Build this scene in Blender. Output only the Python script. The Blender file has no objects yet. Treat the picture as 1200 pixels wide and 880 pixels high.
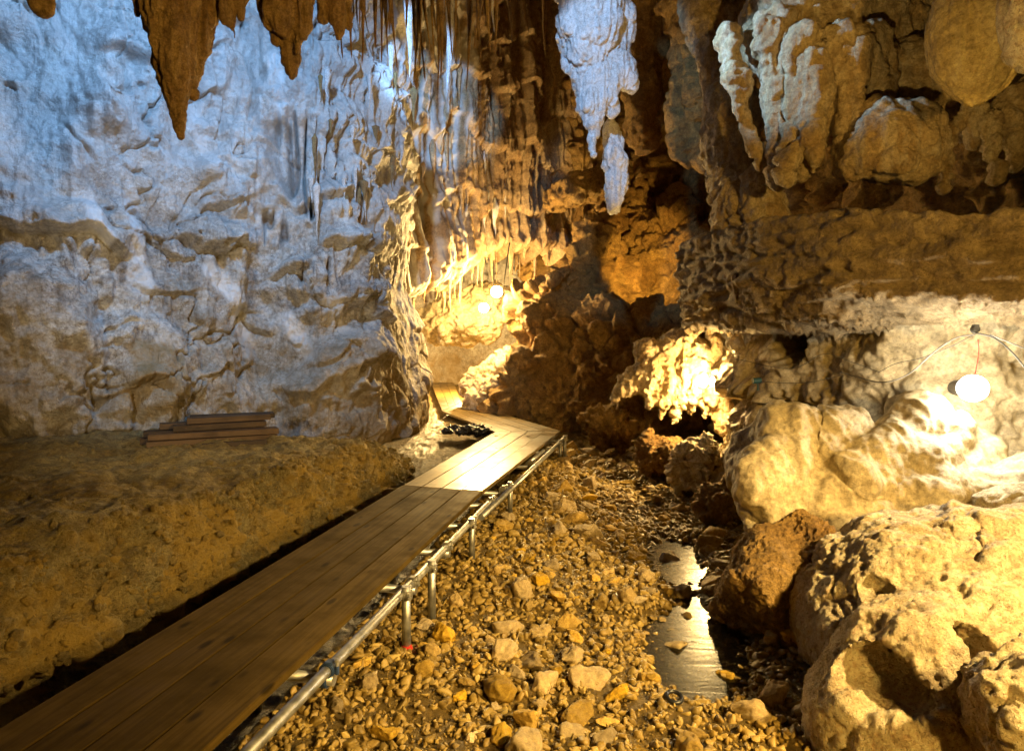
import bpy, bmesh, math, random
import numpy as np
from concurrent.futures import ThreadPoolExecutor
from mathutils import Vector, Matrix

rng = np.random.default_rng(7)
random.seed(7)
scene = bpy.context.scene
COL = scene.collection

# ------------------------------------------------------------------ camera
F = 780.0                      # focal length in photo pixels (1200 wide)
CAM = np.array([0.0, 0.0, 2.2])
PITCH = math.atan(40.0 / F)


def at(px, py, d):
    """World point that lies d metres ahead of the camera along photo pixel px, py."""
    a, b = (px - 600.0) / F, (440.0 - py) / F
    c, s = math.cos(PITCH), math.sin(PITCH)
    return np.array([a * d, d * (c + b * s), CAM[2] + d * (-s + b * c)])


# ------------------------------------------------------------------ noise
_r = np.random.default_rng(11)
PERM = _r.permutation(256).astype(np.int32)
PERM = np.concatenate([PERM, PERM, PERM])
_g = _r.normal(size=(256, 3))
GRAD = (_g / np.linalg.norm(_g, axis=1)[:, None]).astype(np.float32)
JIT = _r.random((256, 3)).astype(np.float32)


POOL = ThreadPoolExecutor(4)


def chunked(fn):
    def run(p, size=12000):
        p = np.asarray(p, np.float32)
        if len(p) <= size:
            return fn(p)
        parts = list(POOL.map(fn, [p[k:k + size] for k in range(0, len(p), size)]))
        if isinstance(parts[0], tuple):
            return tuple(np.concatenate(x) for x in zip(*parts))
        return np.concatenate(parts)
    return run


@chunked
def noise(p):
    """Gradient noise, about -0.7..0.7, p is (N,3)."""
    i = np.floor(p).astype(np.int32)
    f = p - i
    u = f * f * f * (f * (f * 6 - 15) + 10)
    i &= 255
    out = np.zeros(len(p), np.float32)
    for dx in (0, 1):
        wx = u[:, 0] if dx else 1 - u[:, 0]
        for dy in (0, 1):
            wy = u[:, 1] if dy else 1 - u[:, 1]
            for dz in (0, 1):
                wz = u[:, 2] if dz else 1 - u[:, 2]
                h = PERM[PERM[PERM[(i[:, 0] + dx) & 255] + ((i[:, 1] + dy) & 255)] + ((i[:, 2] + dz) & 255)]
                g = GRAD[h]
                out += wx * wy * wz * (g[:, 0] * (f[:, 0] - dx) + g[:, 1] * (f[:, 1] - dy) + g[:, 2] * (f[:, 2] - dz))
    return out * 1.5


def fbm(p, octaves=5, gain=0.5, lac=2.03):
    p = np.asarray(p, np.float32)
    a, s, t = 1.0, 0.0, 0
    out = np.zeros(len(p), np.float32)
    for k in range(octaves):
        out += a * noise(p + 17.3 * k)
        a *= gain
        p = p * lac
    return out


def ridged(p, octaves=4, gain=0.5, lac=2.1):
    p = np.asarray(p, np.float32)
    a = 1.0
    out = np.zeros(len(p), np.float32)
    for k in range(octaves):
        out += a * (1 - np.abs(noise(p + 31.7 * k)) * 2.2)
        a *= gain
        p = p * lac
    return out - 1.0


@chunked
def worley(p):
    """F1, F2 and the hash of the nearest cell."""
    i = np.floor(p).astype(np.int32)
    f = p - i
    f1 = np.full(len(p), 9.0, np.float32)
    f2 = f1.copy()
    idn = np.zeros(len(p), np.int32)
    for dx in (-1, 0, 1):
        for dy in (-1, 0, 1):
            for dz in (-1, 0, 1):
                h = PERM[PERM[PERM[(i[:, 0] + dx) & 255] + ((i[:, 1] + dy) & 255)] + ((i[:, 2] + dz) & 255)]
                j = JIT[h]
                d = (j[:, 0] + dx - f[:, 0]) ** 2 + (j[:, 1] + dy - f[:, 1]) ** 2 + (j[:, 2] + dz - f[:, 2]) ** 2
                m = d < f1
                f2 = np.where(m, f1, np.minimum(f2, d))
                idn = np.where(m, h, idn)
                f1 = np.where(m, d, f1)
    return np.sqrt(f1), np.sqrt(f2), idn


def sstep(a, b, x):
    t = np.clip((x - a) / (b - a), 0, 1)
    return t * t * (3 - 2 * t)


# ------------------------------------------------------------------ meshes
def link(name, me, mat=None, parent=None):
    o = bpy.data.objects.new(name, me)
    COL.objects.link(o)
    if mat is not None:
        me.materials.append(mat)
    if parent is not None:
        o.parent = parent
    return o


def mesh_np(name, v, quads, smooth=True):
    me = bpy.data.meshes.new(name)
    v = np.ascontiguousarray(v, np.float32)
    q = np.ascontiguousarray(quads, np.int32)
    n, k = q.shape
    me.vertices.add(len(v))
    me.vertices.foreach_set('co', v.ravel())
    me.loops.add(n * k)
    me.loops.foreach_set('vertex_index', q.ravel())
    me.polygons.add(n)
    me.polygons.foreach_set('loop_start', np.arange(0, n * k, k, dtype=np.int32))
    me.polygons.foreach_set('loop_total', np.full(n, k, np.int32))
    if smooth:
        me.polygons.foreach_set('use_smooth', np.ones(n, bool))
    me.update(calc_edges=True)
    me.validate()
    return me


def grid_quads(nu, nv, close_u=False):
    iu = np.arange(nu if close_u else nu - 1)
    iv = np.arange(nv - 1)
    a, b = np.meshgrid(iu, iv, indexing='ij')
    a2 = (a + 1) % nu
    return np.stack([a * nv + b, a2 * nv + b, a2 * nv + b + 1, a * nv + b + 1], -1).reshape(-1, 4)


def grid_normals(P):
    du = np.gradient(P, axis=0)
    dv = np.gradient(P, axis=1)
    n = np.cross(du, dv)
    return n / (np.linalg.norm(n, axis=-1, keepdims=True) + 1e-9)


def verts_of(me):
    v = np.empty(len(me.vertices) * 3, np.float32)
    me.vertices.foreach_get('co', v)
    return v.reshape(-1, 3)


def normals_of(me):
    v = np.empty(len(me.vertices) * 3, np.float32)
    me.vertex_normals.foreach_get('vector', v)
    return v.reshape(-1, 3)


def put(me, v):
    me.vertices.foreach_set('co', np.ascontiguousarray(v, np.float32).ravel())
    me.update()


def subdivide(v, q, smooth=2):
    """Every quad into four, then a light smoothing."""
    n = len(v)
    e = np.stack([q, np.roll(q, -1, 1)], -1).reshape(-1, 2)
    key = np.minimum(e[:, 0], e[:, 1]).astype(np.int64) * n + np.maximum(e[:, 0], e[:, 1])
    uk, inv = np.unique(key, return_inverse=True)
    ev = (v[uk // n] + v[uk % n]) / 2
    fv = v[q].mean(1)
    inv = inv.reshape(-1, 4) + n
    fi = np.arange(len(q)) + n + len(ev)
    V = np.concatenate([v, ev, fv])
    Q = np.concatenate([np.stack([q[:, k], inv[:, k], fi, inv[:, k - 1]], -1) for k in range(4)])
    for _ in range(smooth):
        acc = np.zeros_like(V); num = np.zeros(len(V))
        for k in range(4):
            for j in (k - 1, (k + 1) % 4):
                for c in range(3):
                    acc[:, c] += np.bincount(Q[:, k], V[Q[:, j], c], len(V))
                num += np.bincount(Q[:, k], minlength=len(V))
        V = 0.5 * V + 0.5 * acc / np.maximum(num, 1)[:, None]
    return V, Q


def surface_nets(fn, lo, hi, h):
    lo, hi = np.array(lo, float), np.array(hi, float)
    n = np.ceil((hi - lo) / h).astype(int) + 1
    ax = [lo[k] + h * np.arange(n[k]) for k in range(3)]
    X, Y, Z = np.meshgrid(*ax, indexing='ij')
    pts = np.stack([X, Y, Z], -1).reshape(-1, 3).astype(np.float32)
    f = np.empty(len(pts), np.float32)
    for k in range(0, len(pts), 400000):
        f[k:k + 400000] = fn(pts[k:k + 400000])
    f = f.reshape(n)
    # close the body at the border of the box
    for k in range(3):
        s = [slice(None)] * 3
        for e in (0, -1):
            s[k] = e
            f[tuple(s)] = np.maximum(f[tuple(s)], 0.01 * h)
    ins = f < 0
    c = n - 1
    sl = lambda d: tuple(slice(d[k], d[k] + c[k]) for k in range(3))
    corners = [(i, j, k) for i in (0, 1) for j in (0, 1) for k in (0, 1)]
    cnt = sum(ins[sl(d)].astype(np.int8) for d in corners)
    act = (cnt > 0) & (cnt < 8)
    idx = np.full(c, -1, np.int64)
    idx[act] = np.arange(act.sum())
    acc = np.zeros((act.sum(), 3))
    num = np.zeros(act.sum())
    cf = {d: f[sl(d)][act] for d in corners}
    for a in corners:
        for k in range(3):
            if a[k] == 0:
                b = list(a); b[k] = 1; b = tuple(b)
                fa, fb = cf[a], cf[b]
                m = (fa < 0) != (fb < 0)
                t = np.where(m, fa / np.where(m, fa - fb, 1), 0)
                p = np.array(a, float)[None, :].repeat(len(t), 0)
                p[:, k] += t
                acc += p * m[:, None]
                num += m
    v = acc / num[:, None] + np.argwhere(act)
    v = v * h + lo
    quads = []
    for k in range(3):
        o1, o2 = (k + 1) % 3, (k + 2) % 3
        s0 = [slice(1, -1)] * 3; s1 = [slice(1, -1)] * 3
        s0[k] = slice(0, -1); s1[k] = slice(1, None)
        a, b = ins[tuple(s0)], ins[tuple(s1)]
        e = np.argwhere(a != b)
        flip = a[a != b]
        base = e.copy()
        base[:, o1] += 1; base[:, o2] += 1
        def cell(d1, d2):
            q = base.copy(); q[:, o1] -= d1; q[:, o2] -= d2
            return idx[q[:, 0], q[:, 1], q[:, 2]]
        q = np.stack([cell(1, 1), cell(0, 1), cell(0, 0), cell(1, 0)], -1)
        q[~flip] = q[~flip][:, ::-1]
        quads.append(q)
    q = np.concatenate(quads)
    q = q[(q >= 0).all(1)]
    return v, q


def smin(a, b, k):
    h = np.clip(0.5 + 0.5 * (b - a) / k, 0, 1)
    return b + (a - b) * h - k * h * (1 - h)


def ell(p, c, r):
    c, r = np.asarray(c, np.float32), np.asarray(r, np.float32)
    q = (p - c) / r
    k0 = np.linalg.norm(q, axis=1)
    k1 = np.linalg.norm(q / r, axis=1) + 1e-6
    return k0 * (k0 - 1) / k1


def cone(p, a, b, ra, rb):
    a, b = np.asarray(a, np.float32), np.asarray(b, np.float32)
    ab = b - a
    t = np.clip(((p - a) @ ab) / (ab @ ab), 0, 1)
    return np.linalg.norm(p - a - t[:, None] * ab, axis=1) - (ra + (rb - ra) * t)


def box(p, c, r, rot=0.0, rad=0.1):
    q = p - np.asarray(c, np.float32)
    if rot:
        cs, sn = math.cos(rot), math.sin(rot)
        q = np.stack([q[:, 0] * cs + q[:, 1] * sn, -q[:, 0] * sn + q[:, 1] * cs, q[:, 2]], -1)
    d = np.abs(q) - (np.asarray(r, np.float32) - rad)
    return np.linalg.norm(np.maximum(d, 0), axis=1) + np.minimum(d.max(1), 0) - rad


def body(fn, lo, hi, h, disp=None, levels=1):
    """Mesh of an implicit solid, refined and displaced along its normals by disp(points, normals)."""
    v, q = surface_nets(fn, lo, hi, h)
    for _ in range(levels):
        v, q = subdivide(v, q)
    me = mesh_np('rock', v, q)
    if disp is not None:
        p, n = verts_of(me), normals_of(me)
        put(me, p + n * disp(p, n)[:, None])
    return me


# ------------------------------------------------------------------ tagging
def tag(o, label=None, cat=None, group=None, kind=None):
    if label: o['label'] = label
    if cat: o['category'] = cat
    if group: o['group'] = group
    if kind: o['kind'] = kind
    return o


def empty(name, loc=(0, 0, 0)):
    o = bpy.data.objects.new(name, None)
    COL.objects.link(o)
    o.location = loc
    o.empty_display_size = 0.2
    return o


# ------------------------------------------------------------------ materials
def nd(nt, typ, **kw):
    n = nt.nodes.new(typ)
    for k, v in kw.items():
        if k in n.inputs:
            n.inputs[k].default_value = v
        else:
            setattr(n, k, v)
    return n


def ramp(nt, fac, stops, interp='LINEAR'):
    r = nt.nodes.new('ShaderNodeValToRGB')
    r.color_ramp.interpolation = interp
    el = r.color_ramp.elements
    while len(el) < len(stops):
        el.new(0.5)
    for e, (p, c) in zip(el, stops):
        e.position = p
        e.color = (*c, 1) if len(c) == 3 else c
    nt.links.new(fac, r.inputs[0])
    return r.outputs[0]


def mix(nt, fac, a, b, mode='MIX'):
    m = nt.nodes.new('ShaderNodeMix')
    m.data_type = 'RGBA'
    m.blend_type = mode
    for s, x in ((m.inputs[0], fac), (m.inputs[6], a), (m.inputs[7], b)):
        if hasattr(x, 'is_output'):
            nt.links.new(x, s)
        elif isinstance(x, (int, float)):
            s.default_value = x
        else:
            s.default_value = (*x, 1)
    return m.outputs[2]


def math_n(nt, op, a, b=0.0, clamp=False):
    m = nt.nodes.new('ShaderNodeMath')
    m.operation = op
    m.use_clamp = clamp
    for s, x in ((m.inputs[0], a), (m.inputs[1], b)):
        if hasattr(x, 'is_output'):
            nt.links.new(x, s)
        else:
            s.default_value = x
    return m.outputs[0]


def new_mat(name):
    m = bpy.data.materials.new(name)
    m.use_nodes = True
    nt = m.node_tree
    nt.nodes.clear()
    out = nt.nodes.new('ShaderNodeOutputMaterial')
    b = nt.nodes.new('ShaderNodeBsdfPrincipled')
    nt.links.new(b.outputs[0], out.inputs[0])
    return m, nt, b


def rock_mat(name, base, second, stain, scale=1.0, rough=0.75, spec=0.35, bump=0.6, bump_dist=0.02,
             streak=0.0, streak_col=(0.3, 0.3, 0.3), stain_amt=0.5, pits=0.35, botry=0.0, cracks=0.0,
             calcite=None, rnd=0.0, wet=0.0, ribs=0.0, veins=0.0):
    m, nt, b = new_mat(name)
    L = nt.links
    tc = nt.nodes.new('ShaderNodeTexCoord')
    P = tc.outputs['Object']
    if rnd:
        oi = nt.nodes.new('ShaderNodeObjectInfo')
        add = nt.nodes.new('ShaderNodeVectorMath'); add.operation = 'MULTIPLY_ADD'
        L.new(P, add.inputs[0]); add.inputs[1].default_value = (1, 1, 1)
        cmb = nt.nodes.new('ShaderNodeVectorMath'); cmb.operation = 'SCALE'
        cmb.inputs[0].default_value = (37, 53, 71); L.new(oi.outputs['Random'], cmb.inputs['Scale'])
        L.new(cmb.outputs[0], add.inputs[2])
        P = add.outputs[0]

    def nz(s, detail=6, r=0.6, vec=P, dist=0.0):
        n = nd(nt, 'ShaderNodeTexNoise', Scale=s, Detail=detail, Roughness=r, Distortion=dist)
        L.new(vec, n.inputs['Vector'])
        return n.outputs[0]
    n1 = nz(1.1 * scale, 8, 0.62, dist=0.4)
    n2 = nz(3.7 * scale, 8, 0.65, dist=0.2)
    n3 = nz(19 * scale, 6, 0.7)
    col = mix(nt, ramp(nt, n1, [(0.38, (0, 0, 0)), (0.62, (1, 1, 1))]), base, second)
    st = math_n(nt, 'MULTIPLY', ramp(nt, n2, [(0.5, (0, 0, 0)), (0.68, (1, 1, 1))]), stain_amt)
    col = mix(nt, st, col, stain)
    if streak:
        mp = nd(nt, 'ShaderNodeMapping')
        mp.inputs['Scale'].default_value = (4 * scale, 4 * scale, 0.35 * scale)
        L.new(P, mp.inputs[0])
        ns = nz(1.0, 6, 0.6, mp.outputs[0], 0.3)
        s = math_n(nt, 'MULTIPLY', ramp(nt, ns, [(0.48, (0, 0, 0)), (0.62, (1, 1, 1))]), streak)
        col = mix(nt, s, col, streak_col)
    # fine mottling around the local colour
    col = mix(nt, 0.75, col, ramp(nt, n3, [(0.3, (0.22, 0.2, 0.17)), (0.5, (0.5, 0.5, 0.5)), (0.7, (0.76, 0.75, 0.73))]), 'OVERLAY')
    col = mix(nt, 0.6, col, ramp(nt, nz(8 * scale, 7, 0.7, dist=0.3), [(0.32, (0.25, 0.23, 0.2)), (0.5, (0.5, 0.5, 0.5)), (0.68, (0.72, 0.71, 0.7))]), 'OVERLAY')
    if pits:
        np_ = nz(46 * scale, 3, 0.6)
        pm = ramp(nt, np_, [(0.34, (1, 1, 1)), (0.41, (0, 0, 0))])
        col = mix(nt, math_n(nt, 'MULTIPLY', pm, pits), col, tuple(0.3 * c for c in stain))
    if veins:
        vw = nt.nodes.new('ShaderNodeVectorMath'); vw.operation = 'MULTIPLY_ADD'
        vn = nd(nt, 'ShaderNodeTexNoise', Scale=4.0 * scale, Detail=5, Roughness=0.65); L.new(P, vn.inputs['Vector'])
        L.new(vn.outputs['Color'], vw.inputs[0]); vw.inputs[1].default_value = (0.5, 0.5, 0.9); L.new(P, vw.inputs[2])
        ve = nd(nt, 'ShaderNodeTexVoronoi', Scale=3.2 * scale); ve.feature = 'DISTANCE_TO_EDGE'; L.new(vw.outputs[0], ve.inputs['Vector'])
        vk = math_n(nt, 'MULTIPLY', ramp(nt, ve.outputs['Distance'], [(0.0, (1, 1, 1)), (0.035, (0, 0, 0))]), ramp(nt, nz(1.6 * scale, 4), [(0.45, (0, 0, 0)), (0.6, (1, 1, 1))]))
        col = mix(nt, math_n(nt, 'MULTIPLY', vk, veins), col, (0.07, 0.05, 0.035))
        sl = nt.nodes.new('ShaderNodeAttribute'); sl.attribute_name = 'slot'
        col = mix(nt, sl.outputs['Fac'], col, (0.11, 0.058, 0.02))  # recess shade of the slots painted in as dark brown
    if rnd:
        hs = nt.nodes.new('ShaderNodeHueSaturation')
        L.new(col, hs.inputs['Color'])
        v = nd(nt, 'ShaderNodeMapRange'); L.new(oi.outputs['Random'], v.inputs[0])
        v.inputs['To Min'].default_value = 1 - rnd; v.inputs['To Max'].default_value = 1 + rnd
        L.new(v.outputs[0], hs.inputs['Value'])
        r2 = math_n(nt, 'FRACT', math_n(nt, 'MULTIPLY', oi.outputs['Random'], 7.13))
        v2 = nd(nt, 'ShaderNodeMapRange'); L.new(r2, v2.inputs[0])
        v2.inputs['To Min'].default_value = 0.6; v2.inputs['To Max'].default_value = 1.15
        L.new(v2.outputs[0], hs.inputs['Saturation'])
        col = hs.outputs[0]
    if calcite is not None:
        at_ = nt.nodes.new('ShaderNodeAttribute'); at_.attribute_name = 'calcite'
        k = math_n(nt, 'MULTIPLY', at_.outputs['Fac'], ramp(nt, n2, [(0.25, (0.35, 0.35, 0.35)), (0.6, (1, 1, 1))]))
        col = mix(nt, k, col, calcite)
        at2 = nt.nodes.new('ShaderNodeAttribute'); at2.attribute_name = 'ochre'
        k2 = math_n(nt, 'MULTIPLY', at2.outputs['Fac'], ramp(nt, n2, [(0.2, (0.5, 0.5, 0.5)), (0.7, (1, 1, 1))]))
        col = mix(nt, k2, col, (0.28, 0.185, 0.06))
    L.new(col, b.inputs['Base Color'])
    b.inputs['Specular IOR Level'].default_value = spec
    rr = nd(nt, 'ShaderNodeMapRange'); L.new(n3, rr.inputs[0])
    rr.inputs['From Min'].default_value = 0.3; rr.inputs['From Max'].default_value = 0.7
    rr.inputs['To Min'].default_value = max(0.1, rough - 0.2 - wet); rr.inputs['To Max'].default_value = min(1, rough + 0.15)
    L.new(rr.outputs[0], b.inputs['Roughness'])
    h = math_n(nt, 'ADD', math_n(nt, 'MULTIPLY', n2, 1.6), math_n(nt, 'MULTIPLY', n3, 1.5))
    h = math_n(nt, 'ADD', h, math_n(nt, 'MULTIPLY', nz(55 * scale, 5, 0.75), 0.9))
    if ribs:
        mr = nd(nt, 'ShaderNodeMapping'); mr.inputs['Scale'].default_value = (16 * scale, 16 * scale, 1.3 * scale)
        L.new(P, mr.inputs[0])
        h = math_n(nt, 'ADD', h, math_n(nt, 'MULTIPLY', nz(1.0, 4, 0.55, mr.outputs[0], 0.4), ribs))
    if botry:
        vo = nd(nt, 'ShaderNodeTexVoronoi', Scale=22 * scale); vo.feature = 'SMOOTH_F1'
        L.new(P, vo.inputs['Vector'])
        h = math_n(nt, 'SUBTRACT', h, math_n(nt, 'MULTIPLY', vo.outputs['Distance'], botry))
    if cracks:
        wv = nd(nt, 'ShaderNodeTexVoronoi', Scale=1.7 * scale); wv.feature = 'DISTANCE_TO_EDGE'
        ds = nt.nodes.new('ShaderNodeVectorMath'); ds.operation = 'MULTIPLY_ADD'
        nv = nd(nt, 'ShaderNodeTexNoise', Scale=2.5 * scale, Detail=5, Roughness=0.65)
        L.new(P, nv.inputs['Vector'])
        L.new(nv.outputs['Color'], ds.inputs[0]); ds.inputs[1].default_value = (0.9, 0.9, 0.9); L.new(P, ds.inputs[2])
        L.new(ds.outputs[0], wv.inputs['Vector'])
        cr = ramp(nt, wv.outputs['Distance'], [(0.0, (0, 0, 0)), (0.03, (1, 1, 1))])
        h = math_n(nt, 'ADD', h, math_n(nt, 'MULTIPLY', cr, cracks))
    bm_ = nd(nt, 'ShaderNodeBump', Strength=bump, Distance=bump_dist)
    L.new(h, bm_.inputs['Height'])
    L.new(bm_.outputs[0], b.inputs['Normal'])
    return m


def plain_mat(name, col, rough=0.5, metal=0.0, spec=0.5, noise_amt=0.15, nscale=30, bump=0.1):
    m, nt, b = new_mat(name)
    tc = nt.nodes.new('ShaderNodeTexCoord')
    n = nd(nt, 'ShaderNodeTexNoise', Scale=nscale, Detail=6, Roughness=0.65)
    nt.links.new(tc.outputs['Object'], n.inputs['Vector'])
    c = mix(nt, ramp(nt, n.outputs[0], [(0.35, (0, 0, 0)), (0.7, (1, 1, 1))]),
            tuple(x * (1 - 2 * noise_amt) for x in col), tuple(min(1, x * (1 + noise_amt)) for x in col))
    nt.links.new(c, b.inputs['Base Color'])
    b.inputs['Roughness'].default_value = rough
    b.inputs['Metallic'].default_value = metal
    b.inputs['Specular IOR Level'].default_value = spec
    rr = nd(nt, 'ShaderNodeMapRange'); nt.links.new(n.outputs[0], rr.inputs[0])
    rr.inputs['To Min'].default_value = max(0.05, rough - 0.15); rr.inputs['To Max'].default_value = min(1, rough + 0.2)
    nt.links.new(rr.outputs[0], b.inputs['Roughness'])
    bm_ = nd(nt, 'ShaderNodeBump', Strength=bump, Distance=0.005)
    nt.links.new(n.outputs[0], bm_.inputs['Height'])
    nt.links.new(bm_.outputs[0], b.inputs['Normal'])
    return m


def emit_mat(name, col, strength):
    m = bpy.data.materials.new(name)
    m.use_nodes = True
    nt = m.node_tree
    nt.nodes.clear()
    o = nt.nodes.new('ShaderNodeOutputMaterial')
    e = nd(nt, 'ShaderNodeEmission', Strength=strength)
    e.inputs[0].default_value = (*col, 1)
    nt.links.new(e.outputs[0], o.inputs[0])
    return m


def wood_mat(name, dark, light, rough, coat=0.0, spec=0.5, vary=0.25):
    """Boards: grain runs along the object's local Y axis; each board gets its own tone."""
    m, nt, b = new_mat(name)
    L = nt.links
    tc = nt.nodes.new('ShaderNodeTexCoord')
    oi = nt.nodes.new('ShaderNodeObjectInfo')
    sc = nt.nodes.new('ShaderNodeVectorMath'); sc.operation = 'SCALE'
    sc.inputs[0].default_value = (31, 17, 5); L.new(oi.outputs['Random'], sc.inputs['Scale'])
    ad = nt.nodes.new('ShaderNodeVectorMath'); ad.operation = 'ADD'
    L.new(tc.outputs['Object'], ad.inputs[0]); L.new(sc.outputs[0], ad.inputs[1])
    mp = nd(nt, 'ShaderNodeMapping'); mp.inputs['Scale'].default_value = (26, 0.9, 26)
    L.new(ad.outputs[0], mp.inputs[0])
    g = nd(nt, 'ShaderNodeTexNoise', Scale=1.0, Detail=8, Roughness=0.65, Distortion=0.6); L.new(mp.outputs[0], g.inputs['Vector'])
    bl = nd(nt, 'ShaderNodeTexNoise', Scale=2.3, Detail=6, Roughness=0.65); L.new(ad.outputs[0], bl.inputs['Vector'])
    c = mix(nt, ramp(nt, g.outputs[0], [(0.3, (0, 0, 0)), (0.7, (1, 1, 1))]), dark, light)
    c = mix(nt, math_n(nt, 'MULTIPLY', ramp(nt, bl.outputs[0], [(0.45, (0, 0, 0)), (0.7, (1, 1, 1))]), 0.6), c, tuple(0.5 * x for x in dark))
    # dark knots and boot scuffs
    kn = nd(nt, 'ShaderNodeMapping'); kn.inputs['Scale'].default_value = (6.5, 2.6, 6.5); L.new(ad.outputs[0], kn.inputs[0])
    vo = nd(nt, 'ShaderNodeTexVoronoi', Scale=1.0); L.new(kn.outputs[0], vo.inputs['Vector'])
    kd = math_n(nt, 'ADD', vo.outputs['Distance'], math_n(nt, 'MULTIPLY', bl.outputs[0], 0.22))
    c = mix(nt, math_n(nt, 'MULTIPLY', ramp(nt, kd, [(0.2, (1, 1, 1)), (0.29, (0, 0, 0))]), 0.75), c, tuple(0.22 * x for x in dark))
    hs = nt.nodes.new('ShaderNodeHueSaturation'); L.new(c, hs.inputs['Color'])
    v = nd(nt, 'ShaderNodeMapRange'); L.new(oi.outputs['Random'], v.inputs[0])
    v.inputs['To Min'].default_value = 1 - vary; v.inputs['To Max'].default_value = 1 + vary
    L.new(v.outputs[0], hs.inputs['Value'])
    L.new(hs.outputs[0], b.inputs['Base Color'])
    rr = nd(nt, 'ShaderNodeMapRange'); L.new(bl.outputs[0], rr.inputs[0])
    rr.inputs['From Min'].default_value = 0.3; rr.inputs['From Max'].default_value = 0.7
    rr.inputs['To Min'].default_value = rough - 0.12; rr.inputs['To Max'].default_value = rough + 0.15
    L.new(rr.outputs[0], b.inputs['Roughness'])
    b.inputs['Specular IOR Level'].default_value = spec
    b.inputs['Coat Weight'].default_value = coat
    b.inputs['Coat Roughness'].default_value = 0.3
    h = math_n(nt, 'ADD', g.outputs[0], math_n(nt, 'MULTIPLY', bl.outputs[0], 0.8))
    bm_ = nd(nt, 'ShaderNodeBump', Strength=0.35, Distance=0.004); L.new(h, bm_.inputs['Height'])
    L.new(bm_.outputs[0], b.inputs['Normal'])
    return m

# ------------------------------------------------------------------ materials
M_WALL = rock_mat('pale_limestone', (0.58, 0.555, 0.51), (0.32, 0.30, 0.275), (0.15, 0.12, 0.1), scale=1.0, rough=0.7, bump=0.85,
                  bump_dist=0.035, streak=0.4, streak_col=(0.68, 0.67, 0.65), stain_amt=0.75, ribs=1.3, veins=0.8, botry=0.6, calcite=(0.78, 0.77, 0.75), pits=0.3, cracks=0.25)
M_LEDGE = rock_mat('clay_ledge_rock', (0.42, 0.35, 0.18), (0.46, 0.34, 0.12), (0.14, 0.1, 0.045), scale=2.2, bump=1.0, bump_dist=0.06, stain_amt=0.8, pits=0.7, cracks=0.2, calcite=(0.64, 0.42, 0.09))
M_FLUTE = rock_mat('brown_flowstone', (0.3, 0.19, 0.09), (0.42, 0.29, 0.15), (0.12, 0.065, 0.03), scale=1.0, bump=0.8, bump_dist=0.04, streak=0.6,
                   streak_col=(0.5, 0.39, 0.24), stain_amt=0.6, calcite=(0.62, 0.6, 0.56))
M_CRAG = rock_mat('brown_crag_rock', (0.36, 0.205, 0.06), (0.44, 0.28, 0.09), (0.1, 0.055, 0.025), scale=1.3, bump=1.0, bump_dist=0.05, stain_amt=0.6, cracks=0.3)
M_BLOCK = rock_mat('tan_limestone', (0.76, 0.65, 0.44), (0.6, 0.48, 0.29), (0.32, 0.21, 0.085), scale=2.2, bump=0.95, bump_dist=0.025, stain_amt=0.7, pits=0.7, cracks=0.3)
M_FLOW = rock_mat('smooth_flowstone', (0.42, 0.355, 0.23), (0.33, 0.265, 0.15), (0.24, 0.17, 0.08), scale=1.5, rough=0.6, bump=0.5, bump_dist=0.02, stain_amt=0.35, pits=0.2,
                  streak=0.35, streak_col=(0.52, 0.42, 0.24))
M_HANG = rock_mat('hanging_flowstone', (0.5, 0.39, 0.22), (0.38, 0.26, 0.12), (0.18, 0.1, 0.045), scale=1.6, rough=0.65, bump=0.8, bump_dist=0.03, stain_amt=0.55,
                  streak=0.5, streak_col=(0.6, 0.52, 0.38), botry=0.5)
M_ONION = rock_mat('yellow_stalactite', (0.56, 0.42, 0.17), (0.46, 0.33, 0.12), (0.3, 0.2, 0.07), scale=2.0, rough=0.6, bump=0.5, streak=0.4, streak_col=(0.62, 0.5, 0.25), stain_amt=0.3)
M_SHELF = rock_mat('bedded_shelf_rock', (0.34, 0.25, 0.13), (0.42, 0.32, 0.18), (0.17, 0.11, 0.05), scale=2.0, bump=0.9, bump_dist=0.03, stain_amt=0.5, pits=0.5)
M_STAL = rock_mat('white_stalactite', (0.62, 0.6, 0.58), (0.52, 0.49, 0.46), (0.3, 0.26, 0.22), scale=2.2, rough=0.55, bump=0.6, bump_dist=0.02, streak=0.4,
                  streak_col=(0.68, 0.67, 0.66), stain_amt=0.3, botry=0.4)
M_BROWNSTAL = rock_mat('brown_stalactite', (0.26, 0.15, 0.06), (0.34, 0.22, 0.1), (0.08, 0.042, 0.018), scale=3.2, rough=0.65, bump=0.9, bump_dist=0.03, streak=0.6,
                       streak_col=(0.52, 0.35, 0.14), stain_amt=0.75, ribs=1.0)
M_STONE = rock_mat('rubble_stone', (0.54, 0.37, 0.085), (0.38, 0.24, 0.055), (0.16, 0.1, 0.04), scale=5.0, rough=0.6, bump=0.6, bump_dist=0.008, stain_amt=0.4, rnd=0.45, pits=0.3)
M_GROUND = rock_mat('wet_gravel_bed', (0.17, 0.115, 0.032), (0.24, 0.16, 0.045), (0.04, 0.028, 0.015), scale=6.0, rough=0.5, bump=1.0, bump_dist=0.02, stain_amt=0.6, wet=0.15)
M_GRAVEL = rock_mat('gravel_pebbles', (0.27, 0.18, 0.04), (0.15, 0.105, 0.032), (0.05, 0.035, 0.018), scale=3.0, rough=0.42, bump=0.4, bump_dist=0.005, stain_amt=0.5, calcite=(0.46, 0.33, 0.1))
M_CEIL = rock_mat('ceiling_rock', (0.26, 0.18, 0.09), (0.34, 0.24, 0.12), (0.1, 0.06, 0.03), scale=0.9, bump=0.9, bump_dist=0.05)
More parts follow.
